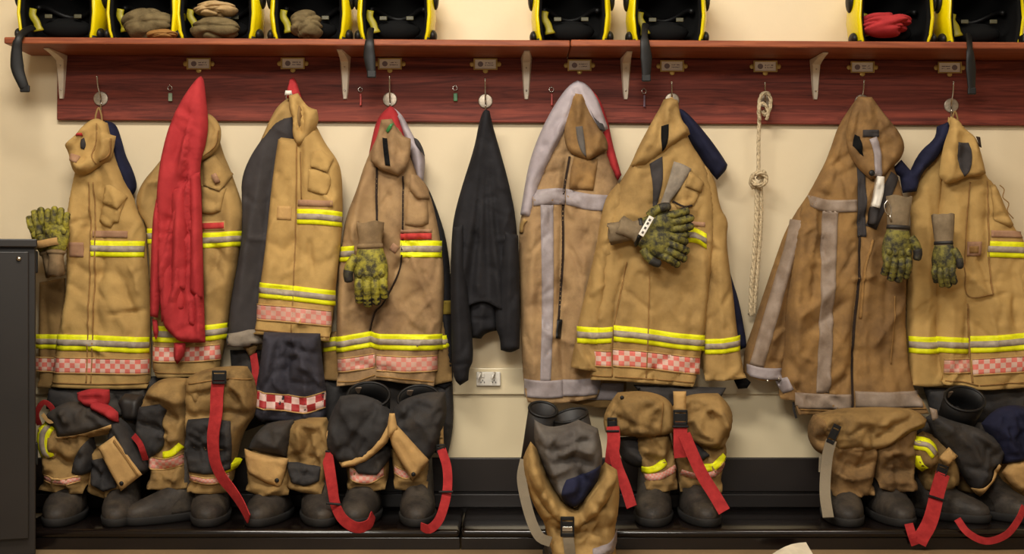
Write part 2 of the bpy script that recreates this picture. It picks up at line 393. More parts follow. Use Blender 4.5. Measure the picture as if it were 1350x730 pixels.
navyP = fabric('dark_navy_cloth', rgb(64, 62, 70), rgb(48, 46, 54), sc=12, bump=.25)
blackC = plain('black_plastic', rgb(20, 19, 19), .5, 0, .35)
blackR = plain('black_rubber', rgb(38, 34, 32), .55, bump=.3)
bootM = fabric('dusty_rubber', rgb(66, 60, 55), rgb(44, 40, 37), sc=16, rough=.55, bump=.35, weave=180, dirt=rgb(104, 92, 76), damt=.45, dsc=12)
bootS = plain('boot_sole', rgb(30, 27, 25), .8)
steel = plain('polished_steel', rgb(205, 200, 190), .25, 1)
disc = plain('brushed_disc', rgb(176, 162, 144), .4, .6, var=.25, sc=120)
brass = plain('brass', rgb(200, 168, 96), .35, .75)
brk = plain('white_bracket_enamel', rgb(226, 212, 190), .45)
yelShell = plain('yellow_helmet_shell', rgb(226, 206, 8), .22, 0, .6, .05)
linerK = plain('helmet_liner', rgb(12, 12, 12), .9, 0, .2)
gloveY = glove_mat('glove_yellow', rgb(158, 148, 44), rgb(54, 48, 24), .495)
gloveG = glove_mat('glove_olive', rgb(128, 120, 46), rgb(40, 37, 22), .52)
gloveK = glove_mat('glove_black', rgb(84, 78, 52), rgb(34, 30, 26), .6)
cuffM = fabric('glove_cuff', rgb(150, 124, 90), rgb(120, 98, 70), sc=24, dirt=rgb(80, 66, 48), damt=.5)
cuffG = fabric('glove_cuff_grey', rgb(140, 122, 96), rgb(112, 96, 74), sc=24, dirt=rgb(80, 66, 48), damt=.4)
oliveC = fabric('olive_knit', rgb(120, 104, 72), rgb(92, 78, 52), sc=26, bump=.5)
beigeC = fabric('beige_knit', rgb(190, 160, 116), rgb(160, 132, 90), sc=26, bump=.5)
woodB = wood('mahogany_board', rgb(66, 24, 20), rgb(142, 66, 50), .6)
woodS = wood('mahogany_shelf', rgb(108, 50, 32), rgb(164, 92, 58), .45)
blackPaint = plain('gloss_black_paint', rgb(20, 14, 12), .16, 0, .6, .3, 3)
panelPaint = plain('satin_black_paint', rgb(30, 23, 20), .42, 0, .5, .2, 3)
lockM = plain('locker_black_steel', rgb(36, 31, 27), .45, 0, .5, .25, 4, .1)
# ================================================================ the room
def struct(name, mb, mat, parent=None, smooth=False):
    o = mb.build(name, mat, parent, smooth)
    if parent is None: o['kind'] = 'structure'
    return o
def Zp(py, d): return CZ+(CY-py)*(CD-d)/FP
def Xp(px, d): return (px-CX)*(CD-d)/FP
wallM = fabric('cream_wall_paint', rgb(228, 211, 178), rgb(221, 203, 169), sc=1.6, rough=.55, bump=.05, weave=90)
wallG = plain('cream_gloss_paint', rgb(226, 210, 174), .28, 0, .5, .03, 2)
floorM = plain('beige_vinyl_floor', rgb(140, 116, 84), .6, 0, .3, .15, 6)
ceilM = plain('white_ceiling_paint', rgb(226, 216, 196), .9, 0, .3, .03, 4)
struct('wall_back', MB().box((0, .05, 1.4), (6.0, .1, 2.8)), wallM)
struct('wall_left', MB().box((-3.05, -2.6, 1.4), (.1, 5.4, 2.8)), wallM)
struct('wall_right', MB().box((3.05, -2.6, 1.4), (.1, 5.4, 2.8)), wallM)
struct('floor', MB().box((0, -2.6, -.05), (6.2, 5.4, .1)), floorM)
struct('ceiling', MB().box((0, -2.6, 2.85), (6.2, 5.4, .1)), ceilM)
zt0, zt1 = Zp(485, .02), Zp(520, .02)
struct('trim_1', MB().box((.1, -.009, (zt0+zt1)/2), (3.3, .018, zt0-zt1), bev=.003), wallG)
zl = Zp(603, .012)
struct('trim_2', MB().box((.1, -.0035, (zt1+zl)/2), (3.3, .007, zt1-zl)), wallG)
b0 = struct('baseboard_back', MB().box((.1, -.004, (zl+.03)/2+.005), (3.3, .008, zl-.04)), panelPaint)
zb = Zp(490*0+488+0, .02)
z650 = Zp(650, .02)
MB().box((.1, -.014, (zl+z650)/2+.002), (3.3, .012, zl-z650-.006), bev=.002).build('plank', panelPaint, b0, False)
MB().box((.1, -.014, (z650+.055)/2), (3.3, .012, z650-.055-.006), bev=.002).build('plank', panelPaint, b0, False)
# low bench (plinth) the boots stand on
bench = thing('bench', (0, -.21, 0), 'low gloss black bench along the wall with the boots on it', 'bench')
for (xa, xb) in ((-1.37, Xp(607, .4)-.0015), (Xp(607, .4)+.0015, 1.66)):
    MB().box(((xa+xb)/2, -.21, .0445), (xb-xa, .385, .023), bev=.010).build('top_board', blackPaint, bench, True)
    MB().box(((xa+xb)/2, -.385, .0165), (xb-xa, .02, .033), bev=.002).build('front_board', blackPaint, bench, False)
# locker, standing at an angle at the left
lk = thing('locker', (-1.42, -.32, 0), 'black steel locker at the left edge with a small keyhole', 'locker')
R = Euler((0, 0, math.radians(17.5)))
RM = R.to_matrix()
fc = Vector((Xp(47, .5), -.5, 0)); topz = Zp(315, .5)
def lkp(u, v, z): return fc+RM @ Vector((-u, v, 0))+Vector((0, 0, z))     # u left along the front, v back
lk.location = lkp(.25, .2, 0)
def lbox(u0, u1, v0, v1, z0, z1, name, mat, par, bev=.003, label=None):
    return MB().box(lkp((u0+u1)/2, (v0+v1)/2, (z0+z1)/2), (u1-u0, v1-v0, z1-z0), R, bev).build(name, mat, par, False, label)
body = lbox(0, .5, .012, .44, .004, topz-.02, 'body', lockM, lk)
lbox(-.004, .504, -.006, .444, topz-.022, topz, 'top_panel', lockM, lk)
door = lbox(.018, .482, -.004, .010, .05, topz-.034, 'door', lockM, lk, .002)
q = lkp(.042, -.006, Zp(341, .5)); MB().tube([q, q+Vector((0, -.006, 0))], .006, 12).build('keyhole', steel, door)
for zz in (Zp(345, .5), Zp(600, .5)):
    lbox(-.006, .004, .03, .05, zz-.03, zz+.03, 'hinge', blackC, lk)
# socket
so = thing('wall_socket', W(644, 499, .02), 'cream double wall socket with two switches in the trunking', 'socket')
x0, y0, z0 = W(644, 499, .018)
pl = MB().box((x0, -.024, z0), (.072, .012, .042), bev=.003).build('face_plate', whiteM, so, False)
for s in (-1, 1):
    MB().box((x0+s*.016, -.031, z0+.010), (.009, .006, .012), bev=.0015).build('switch', whiteM, pl, False)
    for k in (-1, 0, 1):
        MB().box((x0+s*.017+k*.005, -.0305, z0-.010+(0.006 if k == 0 else 0)), (.0022, .002, .0045)).build('pin_hole', blackC, pl, False)
for i, (ax, ay, bx, by) in enumerate(((634, 491, 630, 500), (652, 491, 648, 500))):
    MB().tube(wp([(ax, ay, .03), ((ax+bx)/2, (ay+by)/2-1, .05), (bx, by, .052)]), .0035, 8).build('lever', whiteM, so)

# ================================================================ coat rack
def rackz(X): return -.0058*X
rack = thing('coat_rack', (0, -.02, Zp(161, .02)), 'long dark red wooden coat rack with a shelf above the hanging jackets', 'coat rack')
xL, xR = Xp(75, .02), 1.72
def tilted(x0, x1, y0, y1, z0, z1, bev=.003):
    L = x1-x0; c = ((x0+x1)/2, -(y0+y1)/2, (z0+z1)/2+rackz((x0+x1)/2))
    return MB().box(c, (L, y1-y0, z1-z0), Euler((0, math.atan(.0058), 0)), bev)
zbt = 1.2055; zst, zsb = 1.4175, 1.3985
tilted(xL, xR, .001, .02, zbt, zsb, .003).build('back_board', woodB, rack, False)
xs = Xp(752, .24)
tilted(-1.4415, xs-.001, .001, .24, zsb, zst, .004).build('shelf_board', woodS, rack, False)
tilted(xs+.001, xR, .001, .243, zsb+.001, zst+.0015, .004).build('shelf_board', woodS, rack, False)
for px in (81, 455, 694, 825, 1075):
    X = Xp(px, .024); zt = zsb+rackz(X)-.001; zb_ = Zp(130+(px-75)*.001, .024)
    m = MB(); h = zt-zb_
    rings = []
    for t in np.linspace(0, 1, 8):
        z = zt-h*t; w = (.0165*(1-t)+.0075*t) if t > .12 else .0165; dep = .008+.02*(1-t)**3
        if t > .95: w *= .8
        rings.append([(X-w, -.0205, z), (X-w*.7, -.0205-dep, z), (X+w*.7, -.0205-dep, z), (X+w, -.0205, z)])
    m.loft(rings)
    rings = []
    for t in np.linspace(0, 1, 6):
        d = .022+.15*t; w = .0165*(1-t)+.008*t; th = .016*(1-t)**2+.004
        rings.append([(X-w, -d, zt), (X-w*.8, -d, zt-th), (X+w*.8, -d, zt-th), (X+w, -d, zt)])
    m.loft(rings)
    b_ = m.build('bracket', brk, rack, False)
    for t in (.25, .8):
        MB().ell((X, -.03-.014*(1-t)**3-.001, zt-h*t), (.0028, .0015, .0028), 8, 5).build('screw', steel, b_)
# card holders
def card_mat():
    m, nt, b = newmat('printed_card'); N = nt.nodes.new; Lk = nt.links.new
    tc = N('ShaderNodeTexCoord'); sp = N('ShaderNodeSeparateXYZ'); Lk(tc.outputs['UV'], sp.inputs[0])
    def M(op, a, b_=None, c=None):
        n = N('ShaderNodeMath'); n.operation = op
        for i, q in enumerate((a, b_, c)):
            if q is None: continue
            if isinstance(q, (int, float)): n.inputs[i].default_value = q
            else: Lk(q, n.inputs[i])
        return n.outputs[0]
    u, v = sp.outputs[0], sp.outputs[1]
    du = M('MULTIPLY', M('SUBTRACT', u, .26), 2.2); dv = M('SUBTRACT', v, .5)
    dot = M('LESS_THAN', M('ADD', M('MULTIPLY', du, du), M('MULTIPLY', dv, dv)), .085)
    nz = N('ShaderNodeTexNoise'); nz.inputs['Scale'].default_value = 260; Lk(tc.outputs['Object'], nz.inputs['Vector'])
    band = M('LESS_THAN', M('ABSOLUTE', M('SUBTRACT', M('FRACT', M('MULTIPLY', v, 4)), .5)), .22)
    inx = M('MULTIPLY', M('GREATER_THAN', u, .48), M('LESS_THAN', u, .88)); iny = M('MULTIPLY', M('GREATER_THAN', v, .2), M('LESS_THAN', v, .8))
    txt = M('MULTIPLY', M('MULTIPLY', band, inx), M('MULTIPLY', iny, M('GREATER_THAN', nz.outputs['Fac'], .47)))
    f = M('MAXIMUM', dot, txt); mx = N('ShaderNodeMix'); mx.data_type = 'RGBA'; Lk(M('MULTIPLY', f, .8), mx.inputs[0])
    mx.inputs[6].default_value = rgb(246, 238, 228); mx.inputs[7].default_value = rgb(84, 54, 80); Lk(mx.outputs[2], b.inputs['Base Color']); b.inputs['Roughness'].default_value = .5
    return m
cardM = card_mat()
plates = [(262, 84), (386, 83.5), (514, 84), (640, 84.5), (764, 86), (886, 87), (1009, 87.5), (1137, 88.5), (1252, 89)]
for k, (px, py) in enumerate(plates):
    X, _, Z = W(px, py, .022); m = MB(); hw, hh = .034, .0155
    for s in (-1, 1):
        m.box((X, -.0235, Z+s*hh), (2*hw, .005, .0034), bev=.001); m.box((X+s*hw, -.0235, Z), (.0034, .005, 2*hh+.0034), bev=.001)
        m.ell((X+s*(hw+.006), -.0215, Z), (.007, .002, .008), 10, 5)
    m.ell((X, -.0215, Z-hh-.005), (.008, .002, .007), 10, 5); m.box((X, -.0208, Z), (2*hw, .001, 2*hh))
    hd = m.build('card_holder', brass, rack, False)
    v = [(X-hw+.003, -.0222, Z-hh+.002), (X+hw-.003, -.0222, Z-hh+.002), (X+hw-.003, -.0222, Z+hh-.002), (X-hw+.003, -.0222, Z+hh-.002)]
    c = MB(); uvs = [(0, 0), (1, 0), (1, 1), (0, 1)]
    if k == 8: uvs = [(1, 0), (0, 0), (0, 1), (1, 1)]
    mesh_obj('card', v, [(0, 1, 2, 3)], cardM, hd, False, uvs)
# hooks: round plate, tall front prong and a low prong
hooks = [(133, 130, 101), (262, 128, 106), (386, 128, 106), (514, 131, 101), (640, 133, 104), (763, 132, 110), (886, 132, 108), (1009, 132, 109), (1136, 134, 106), (1254, 139, 108)]
for (px, py, yt) in hooks:
    m = MB()
    X, _, Z = W(px, py, .022)
    m.tube([(X, -.0201, Z), (X, -.024, Z), (X, -.0245, Z)], [.0215, .0215, .019], 24)
    pl = m.build('hook_plate', disc, rack)
    m = MB(); dx = -5 if px < 200 else (3 if px > 1100 else -.5)
    m.tube(catmull(wp([(px, py, .024), (px, py+1, .045), (px+dx*.2, py-6, .058), (px+dx*.7, (py+yt)/2, .062), (px+dx, yt, .07)])), .0022, 8)
    m.tube(catmull(wp([(px, py+3, .024), (px, py+12, .04), (px, py+15, .058), (px, py+9, .07), (px+.5, py+5, .072)])), .0024, 8)
    m.ell(W(px+dx, yt, .07), (.0035, .0035, .0035), 8, 6)
    m.build('prong', steel, pl)
# small keys and tags hung on nails
keyMats = {'green': plain('green_tag', rgb(58, 128, 70), .4), 'red': plain('red_tag', rgb(190, 62, 50), .4), 'grey': plain('grey_tag', rgb(120, 96, 112), .4), 'pale': plain('pale_green_tag', rgb(150, 170, 140), .4)}
for (px, py, kind, lab) in ((224, 112, 'pale', 'small pale green key tag left of the red cloth'), (475, 114, 'red', 'thin red key tag right of the second bracket'),
        (600, 112, 'green', 'dark green key tag left of the black sweater hook'), (727, 114, 'red', 'thin red key tag just right of the central bracket'), (849, 116, 'grey', 'thin grey key under a dangling black strap')):
    t = thing('key_tag', W(px, py, .03), lab, 'key tag', 'key tags hanging on the rack board')
    m = MB(); n = 14
    ring = [Vector(W(px, py+1, .029))+Vector((.0065*math.sin(2*math.pi*i/n), 0, -.007+.007*math.cos(2*math.pi*i/n))) for i in range(n+1)]
    m.tube(ring, .0011, 6, False); m.build('ring', steel, t)
    MB().tube(wp([(px, py, .02), (px, py, .034)]), .0015, 6).build('nail', steel, t)
    wd_ = .006 if kind in ('green', 'pale') else .0028
    x, y, z = W(px+.5, py+(16 if kind in ('green', 'pale') else 17), .028); MB().box((x, y, z), (2*wd_, .004, .024 if kind in ('green', 'pale') else .036), bev=.0015).build('tag', keyMats[kind], t, False)

# ================================================================ helmets on the shelf
def sup(a, b, n, ang):
    c, s_ = math.cos(ang), math.sin(ang)
    return a*math.copysign(abs(c)**(2/n), c), b*math.copysign(abs(s_)**(2/n), s_)
def helmet(px, w, label, yaw=0, inner=True):
    d = .13; X = Xp(px, d); z0 = zst+rackz(X)+.002
    t = thing('helmet', (X, -d, z0), label, 'helmet', 'firefighter helmets on the shelf')
    a = w*.5*.00216; b = .125; H = .25; RZ = Matrix.Rotation(yaw, 3, 'Z')
    prof = [(0, .93), (.05, .95), (.1, .99), (.3, 1.04), (.55, 1.0), (.75, .84), (.88, .62), (.96, .36), (1, .05)]
    def shell(kx, off, lo, hi, open_hw, name, mat, zmax=1.0, zmin=0):
        pr = [q for q in prof if zmin <= q[0] <= zmax]; v = []; n = 40; f = []
        # angles measured from the camera direction; an opening for the face up to the brow
        cols = []
        for j, (hz, kr) in enumerate(pr):
            ow = open_hw if hz < .62 else (open_hw*max(0, (.80-hz)/.18) if hz < .8 else 0)
            for i in range(n+1):
                ang = ow+(2*math.pi-2*ow)*i/n
                x, y = sup(a*kr*kx, b*kr*kx, 2.4, ang-math.pi/2)
                v.append(Vector((X, -d, z0+hz*H*(1 if kx == 1 else .97)))+RZ @ Vector((x, y, 0)))
        N = len(v)
        for j, (hz, kr) in enumerate(pr):
            for i in range(n+1):
                p = v[j*(n+1)+i]; c = Vector((X, -d, p.z)); q = c+(p-c)*off; q.z -= .003 if hz > .7 else 0; v.append(q)
        k = n+1
        for j in range(len(pr)-1):
            for i in range(n):
                q = (j*k+i, j*k+i+1, (j+1)*k+i+1, (j+1)*k+i); f.append(q); f.append(tuple(z+N for z in q[::-1]))
            for e in (0, n):
                q = (j*k+e, (j+1)*k+e, (j+1)*k+e+N, j*k+e+N); f.append(q if e == 0 else q[::-1])
        for i in range(n): f.append((i+1, i, i+N, i+1+N))
        m = MB(); m.add(v, f); return m.build(name, mat, t)
    sh = shell(1, .945, 0, 1, math.radians(57), 'shell', yelShell)
    ln = shell(.935, .9, 0, 1, math.radians(60), 'liner', linerK)
    # black edge trim, brow pad, neck curtain
    m = MB(); ring = []
    for i in range(31):
        ang = math.radians(60)+(2*math.pi-math.radians(120))*i/30
        x, y = sup(a*.92, b*.93, 2.4, ang-math.pi/2); ring.append(Vector((X, -d, z0+.006))+RZ @ Vector((x, y, 0)))
    m.tube(ring, .0065, 6); m.build('edge_trim', blackC, t)
    for s in (-1, 1):
        for (hz, rr, rz_, dep) in ((.05, .012, .018, .06), (.5, .010, .034, .03)):
            kx = np.interp(hz, [q[0] for q in prof], [q[1] for q in prof])
            c = Vector((X, -d, z0+hz*H+.006))+RZ @ Vector((s*(a*kx+.003), -dep*.5, 0))
            MB().ell(c, (rr, .032, rz_), 12, 8).build('visor_pivot' if hz > .3 else 'ear_clip', blackC, t)
    # harness inside: cradle band, rear pad, small yellowish buckles, yellow reflection as a solid piece
    m = MB(); arc = [Vector((X, -d, z0+.10))+RZ @ Vector((a*.72*math.cos(q), .02+b*.62*math.sin(q), .012*math.sin(3*q))) for q in np.linspace(.15, math.pi-.15, 16)]
    m.tube(arc, .008, 6); m.build('head_band', blackC, t)
    c0 = Vector((X, -d, z0+.045)); m = MB(); m.ell(c0+RZ @ Vector((0, .03, 0)), (a*.62, .035, .03), 16, 8); m.build('neck_pad', linerK, t)
    hy = plain('yellow_reflection', rgb(150, 138, 20), .5) if 'yellow_reflection' not in bpy.data.materials else bpy.data.materials['yellow_reflection']  # dim yellow stands in for a reflection inside the shell
    s = -1 if px not in (1288,) else 1
    p = [Vector((X, -d, z0))+RZ @ Vector((s*a*kx, -.02, kz)) for kx, kz in ((.55, .03), (.6, .055), (.7, .075), (.68, .095))]
    m = MB(); m.tube(catmull(p), [.016, .014]+[.011]*(len(catmull(p))-2), 8, True, .4); m.build('inner_reflection', hy, t)
    if inner:
        for s in (-.22, .22):
            m = MB(); q = c0+RZ @ Vector((s*a*1.6, -.005, .03)); m.box(q, (.022, .006, .012), bev=.002); m.build('buckle', plain_dark, t, False)
    return t, X, z0
plain_dark = plain('dark_olive_plastic', rgb(74, 70, 46), .5)
hl = [(84, 112, 'yellow helmet at the far left end of the shelf'), (194, 98, 'yellow helmet with khaki cloth, second from the left'), (291, 112, 'yellow helmet holding beige and olive balaclavas'),
      (411, 106, 'yellow helmet with a folded olive balaclava at its right'), (523, 102, 'empty yellow helmet above the third coat hook plate, right of the balaclava helmets'),
      (753, 104, 'empty yellow helmet with no dangling strap, above the central hooks'), (878, 104, 'empty yellow helmet with a black strap hanging below, above the tied gloves'),
      (1173, 108, 'yellow helmet stuffed with red cloth'), (1290, 110, 'yellow helmet nearest the right end, strap over the edge')]
hz = {}
for (px, w, lab) in hl: hz[px] = helmet(px, w, lab, .0)
# chin straps hanging over the edge belong to their helmets
def chin(px, pts, w):
    t = hz[px][0]; P = catmull(wp(pts), .006); n = len(P)
    R_ = [w*.00105*(.62 if i < n*.4 else (1.1-.35*abs((i/n-.68)/.3))) for i in range(n)]; rings = []
    for i, p in enumerate(P):
        tt = (P[min(i+1, n-1)]-P[max(i-1, 0)]).normalized(); a_ = tt.cross(Vector((0, -1, 0))) if i == 0 else a0-tt*a0.dot(tt)
        if a_.length < .1: a_ = Vector((1, 0, 0))
        a_.normalize(); a0 = a_.copy(); b_ = a_.cross(tt)
        rings.append([p+a_*R_[i]*math.cos(q)+b_*.0045*math.sin(q) for q in [2*math.pi*j/12 for j in range(12)]])
    MB().loft(rings).build('chin_strap', blackC, t)
    x, y, z = W(*pts[-1]); MB().box((x, y-.001, z), (w*.0017, .009, .020), bev=.003).build('strap_buckle', blackC, t, False)
    return t
chin(84, [(44, 36, .2), (33, 41, .235), (25, 50, .262), (22, 66, .262), (23, 90, .258), (29, 108, .254), (33, 117, .25)], 16)
chin(523, [(489, 38, .2), (488, 45, .24), (487, 56, .262), (487, 74, .262), (490, 98, .26)], 15)
chin(878, [(851, 32, .2), (850, 40, .242), (850, 55, .264), (852, 76, .264), (852, 103, .26)], 15)
chin(1290, [(1277, 46, .2), (1278, 55, .242), (1279, 70, .264), (1280, 90, .264), (1281, 120, .26)], 14)
def bundle(name, c, r, mat, label, cat, group=None, seed=1, amp=.35, rot=0):
    """crumpled ball of cloth"""
    bm = bmesh.new(); bmesh.ops.create_icosphere(bm, subdivisions=5, radius=1)
    for v in bm.verts:
        n = v.co.copy(); q = n*2.0
        f = abs(float(vnoise(q.x*.45+q.z*.55+5, q.z*.6-q.x*.3+q.y*.25+9, seed)[()])); g2 = abs(float(vnoise(q.x*.6-q.z*.8+11, q.z*.9+q.y*.4+13, seed+2)[()]))
        k = 1.02-amp*.75*(1-f)**5-amp*.45*(1-g2)**5
        v.co = Vector((n.x*r[0], n.y*r[1], n.z*r[2]))*k
        if rot: v.co = Matrix.Rotation(rot, 3, 'Y') @ v.co
    mn = min(v.co.z for v in bm.verts)
    me = bpy.data.meshes.new(name); bm.to_mesh(me); bm.free(); me.shade_smooth(); me.materials.append(mat)
    o = link(bpy.data.objects.new(name, me)); o.location = c; tag(o, label, cat, group); return o
def on_shelf(px, d, h): X = Xp(px, d); return (X, -d, zst+rackz(X)+h)
bundle('balaclava', on_shelf(284, .175, .034), (.072, .055, .038), oliveC, 'crumpled olive balaclava low in the third helmet', 'balaclava', seed=3)
bundle('balaclava', on_shelf(284, .16, .095), (.066, .05, .026), beigeC, 'beige rolled balaclava on top of the olive one', 'balaclava', seed=8)
bundle('balaclava', on_shelf(404, .18, .046), (.052, .05, .046), oliveC, 'folded olive balaclava in the fourth helmet', 'balaclava', seed=11)
bundle('balaclava', on_shelf(196, .16, .05), (.082, .06, .05), oliveC, 'khaki balaclava slumped in the second helmet', 'balaclava', seed=14)
bundle('cloth', on_shelf(214, .205, .014), (.045, .03, .017), fabric('ochre_knit', rgb(150, 108, 58), sc=20), 'small ochre cloth lying before the khaki balaclava', 'cloth', seed=15)
bundle('red_cloth', on_shelf(1166, .165, .062), (.088, .055, .038), cottonR, 'bright red crumpled cloth inside the helmet right of the last bracket', 'cloth', seed=21, amp=.5)
# something dark and a pale card at the right end of the shelf
x, y, z = on_shelf(1352, .2, .014)
bx = MB().box((x+.015, y, z), (.07, .07, .026), bev=.006).build('box', blackC, None, False); tag(bx, 'small black box at the right end of the shelf', 'box')
# ================================================================ garment kit
def stripe(G, pts, w=20, parent=None, slope=True, w2=None):
    y = on(G, 'reflective_stripe', pts, w, yellowM, parent or G.o, .0032, w2, None, slope)
    on(G, 'silver_band', pts, w*.38, silverM, y, .0044, (w2 or w)*.38, None, slope); return y
def chk(G, pts, w=20, mat=None, parent=None, slope=True):
    c = on(G, 'checker_band', pts, w, mat or checkM, parent or G.o, .003, None, None, slope)
    P = smooth2(pts, 20)
    for s in (-1, 1): on(G, 'band_edge', P+np.array([0, s*w*.5]), 1.6, tape, c, .0042, None, None, slope)
    return c
def seam(G, *pts, w=1.6, mat=None, parent=None):
    return on(G, 'seam', np.array(pts, float).reshape(-1, 2), w, mat or seamM, parent or G.o, .0034 if mat is None else .006)
def glove(label, wrist, ang, s=1.0, hand='right', yel=None, tips=None, cuffmat=None, group=None, spread=1.0, cuff=30, curl=.25, knuckle=True, cuffw=19, tilt=0, parent_thing=None):
    """a glove in its own frame: v runs from the wrist to the fingers, u across, n towards the room"""
    yel = yel or gloveY; tips = tips or gloveK; cuffmat = cuffmat or cuffM
    o0 = Vector(W(*wrist)); S = .00213*s; a = math.radians(ang)
    V = Vector((math.sin(a), 0, -math.cos(a))); U = Vector((math.cos(a), 0, math.sin(a))); Nn = Vector((0, -1, 0))
    if tilt: Q = Matrix.Rotation(tilt, 3, V); U = Q @ U; Nn = Q @ Nn
    if hand == 'left': U = -U
    L = lambda u, v, n: o0+U*u*S+V*v*S+Nn*n*S
    t = parent_thing or thing('glove', o0, label, 'glove', group)
    def ring(v, hu, hn, n0=0, u0=0, k=18, amp=0, ph=0):
        return [L(u0+hu*math.cos(q)*(1+amp*math.sin(5*q+ph)), v+amp*12*math.sin(3*q+ph), n0+hn*math.sin(q)) for q in [2*math.pi*i/k for i in range(k)]]
    m = MB(); m.loft([ring(-2, 17, 8), ring(6, 19, 10), ring(16, 22, 12), ring(28, 24, 12), ring(38, 23.5, 11), ring(46, 22, 9), ring(50, 18, 5)]); m.build('hand', yel, t)
    for i, (u, ln, r) in enumerate(((-16, 30, 6.6), (-5.5, 38, 7.0), (5.5, 40, 7.0), (16, 34, 6.8))):
        sp = u*.18*spread; c = curl
        pts = [L(u, 40, 0), L(u+sp*.4, 40+ln*.35, 3*c*4), L(u+sp*.8, 40+ln*.7, 3*c*2-1), L(u+sp, 40+ln, -8*c)]
        P = catmull(pts, .004); R = [r*S*(1.05-.22*k/(len(P)-1)+.07*math.sin(k*1.9)) for k in range(len(P))]; R[-1] *= .55; R[0] *= .9
        f = MB().tube(P, R, 10).build('finger', yel, t)
        k = int(len(P)*.62); MB().tube([p+Nn*-.0012 for p in P[k:]], [x*1.07 for x in R[k:]], 10).build('fingertip', tips, f)
    pts = [L(19, 12, 1), L(27, 22, 4), L(31, 34, 5), L(30, 46, 4)]; P = catmull(pts, .004); R = [7.2*S*(1.1-.3*k/(len(P)-1)) for k in range(len(P))]; R[-1] *= .6
    f = MB().tube(P, R, 10).build('thumb', yel, t); k = int(len(P)*.55); MB().tube(P[k:], [x*1.07 for x in R[k:]], 10).build('fingertip', tips, f)
    if knuckle:
        for i, u in enumerate((-15, -5, 5, 15)): MB().ell(L(u, 36-abs(u)*.12, 9.5), (5*S, 2.6*S, 6*S), 10, 6).build('knuckle_pad', yel, t)
    m = MB(); rr = []
    for j, (v, hu, hn) in enumerate(((2, 17.5, 9), (-4, 16.5, 9), (-12, cuffw, 11), (-cuff*.7, cuffw+2, 12), (-cuff, cuffw+2.5, 12.5))): rr.append(ring(v, hu, hn, amp=.03*j, ph=s*3+j*.4))
    inn = [ring(-cuff, cuffw-.5, 9.5, amp=.12, ph=s*3+1.6), ring(-cuff+8, cuffw-2, 8, amp=.1, ph=s*3+1)]
    m.loft(rr+inn, False, True); cf = m.build('cuff', cuffmat, t)
    rr = [ring(0, 18.6, 10.4), ring(-6, 17.8, 10.4)]; MB().loft(rr).build('wrist_strap', blackR if yel is gloveG else cuffmat, t)
    return t
def pocket(G, pts, flap=None, T=.010, mat=None, name='pocket', parent=None, folds=()):
    p = Cloth(name, mat or tanB, pts, T=T, R=7, base=G, off=.004, parent=parent or G.o, wr=.0015, g=4, soft=1, folds=folds)
    if flap is not None: Cloth('pocket_flap', mat or tanB, flap, T=.006, R=5, base=p, off=.006, parent=p.o if parent is None else p.o, wr=.0012, g=4, soft=1)
    return p
def root(name, px, py, d, label, cat, group=None): return thing(name, W(px, py, d), label, cat, group)
def loop(px, py0, py1, w, d, mat, parent):
    P = wp([(px-w/2, py1, d+.012), (px-w/2.6, (py0+py1)/2, d+.012), (px, py0, d+.006), (px+w/2.6, (py0+py1)/2, d+.012), (px+w/2, py1, d+.012)])
    MB().tube(catmull(P, .004), .0028, 8, True).build('hanging_loop', mat, parent)
GRP = 'firefighter jackets hanging on the rack'

# ---------------------------------------------------------------- set 1
t = root('shirt', 152, 163, .06, 'navy cotton shirt mostly hidden behind the leftmost jacket', 'shirt')
Cloth('body', cottonN, [(136, 158), (146, 160), (152, 166), (158, 184), (163, 204), (172, 222), (178, 240), (177, 251), (168, 262), (150, 262), (138, 220), (134, 190)], .05, .03, 10, [F(150, 170, 158, 210, 170, 245, w=4, a=.008)], parent=t)
t = root('jacket', 128, 158, .09, 'leftmost tan firefighter jacket beside the black locker, gloves at its left', 'jacket', GRP)
Bk = Cloth('back_panel', tanIn, [(50, 372), (84, 366), (84, 512), (50, 511), (49, 440)], .06, .02, 10, [F(58, 385, 64, 500, w=6, a=-.01)], parent=t, opens=[(0, 500, 999, 530)])
stripe(Bk, [(44, 450), (84, 450)], 19); chk(Bk, [(44, 480), (84, 481)], 18)
B = Cloth('body', tanA, [(124, 158), (137, 160), (142, 176), (148, 203), (155, 222), (165, 247), (172, 259), (176, 276), (188, 298), (189, 330), (193, 370), (194, 420), (195, 500), (192, 512), (150, 513), (102, 512), (63, 510),
    (67, 480), (72, 436), (80, 400), (83, 375), (83, 320), (83, 285), (88, 250), (93, 228), (98, 205), (104, 180)], .075, .055, 22,
    [F(128, 225, 129, 340, 126, 420, 124, 500, w=5, a=-.007), F(94, 240, 92, 330, 84, 420, 74, 500, w=7, a=.006), F(136, 205, 150, 240, 162, 300, w=8, a=.010), F(90, 345, 120, 362, 150, 356, w=7, a=-.007),
     F(150, 350, 170, 390, 180, 430, w=9, a=-.008), F(100, 395, 128, 410, w=7, a=.006), F(140, 395, 165, 430, 176, 470, w=8, a=.006), F(88, 372, 112, 388, w=5, a=-.006)], parent=t, wr=.008, opens=[(0, 506, 999, 530)])
stripe(B, [(118, 327), (150, 328), (188, 328)], 21); stripe(B, [(70, 451), (120, 452), (194, 455)], 21)
chk(B, [(66, 481), (120, 482), (194, 483)], 20)
on(B, 'velcro_strip', [(121, 308), (168, 309)], 9, mauve, B.o); on(B, 'velcro_patch', [(93, 329), (110, 329)], 19, mauve, B.o)
seam(B, 117, 240, 118, 340, 114, 505); seam(B, 66, 504, 130, 506, 193, 505); seam(B, 123, 240, 124, 340, 120, 505)
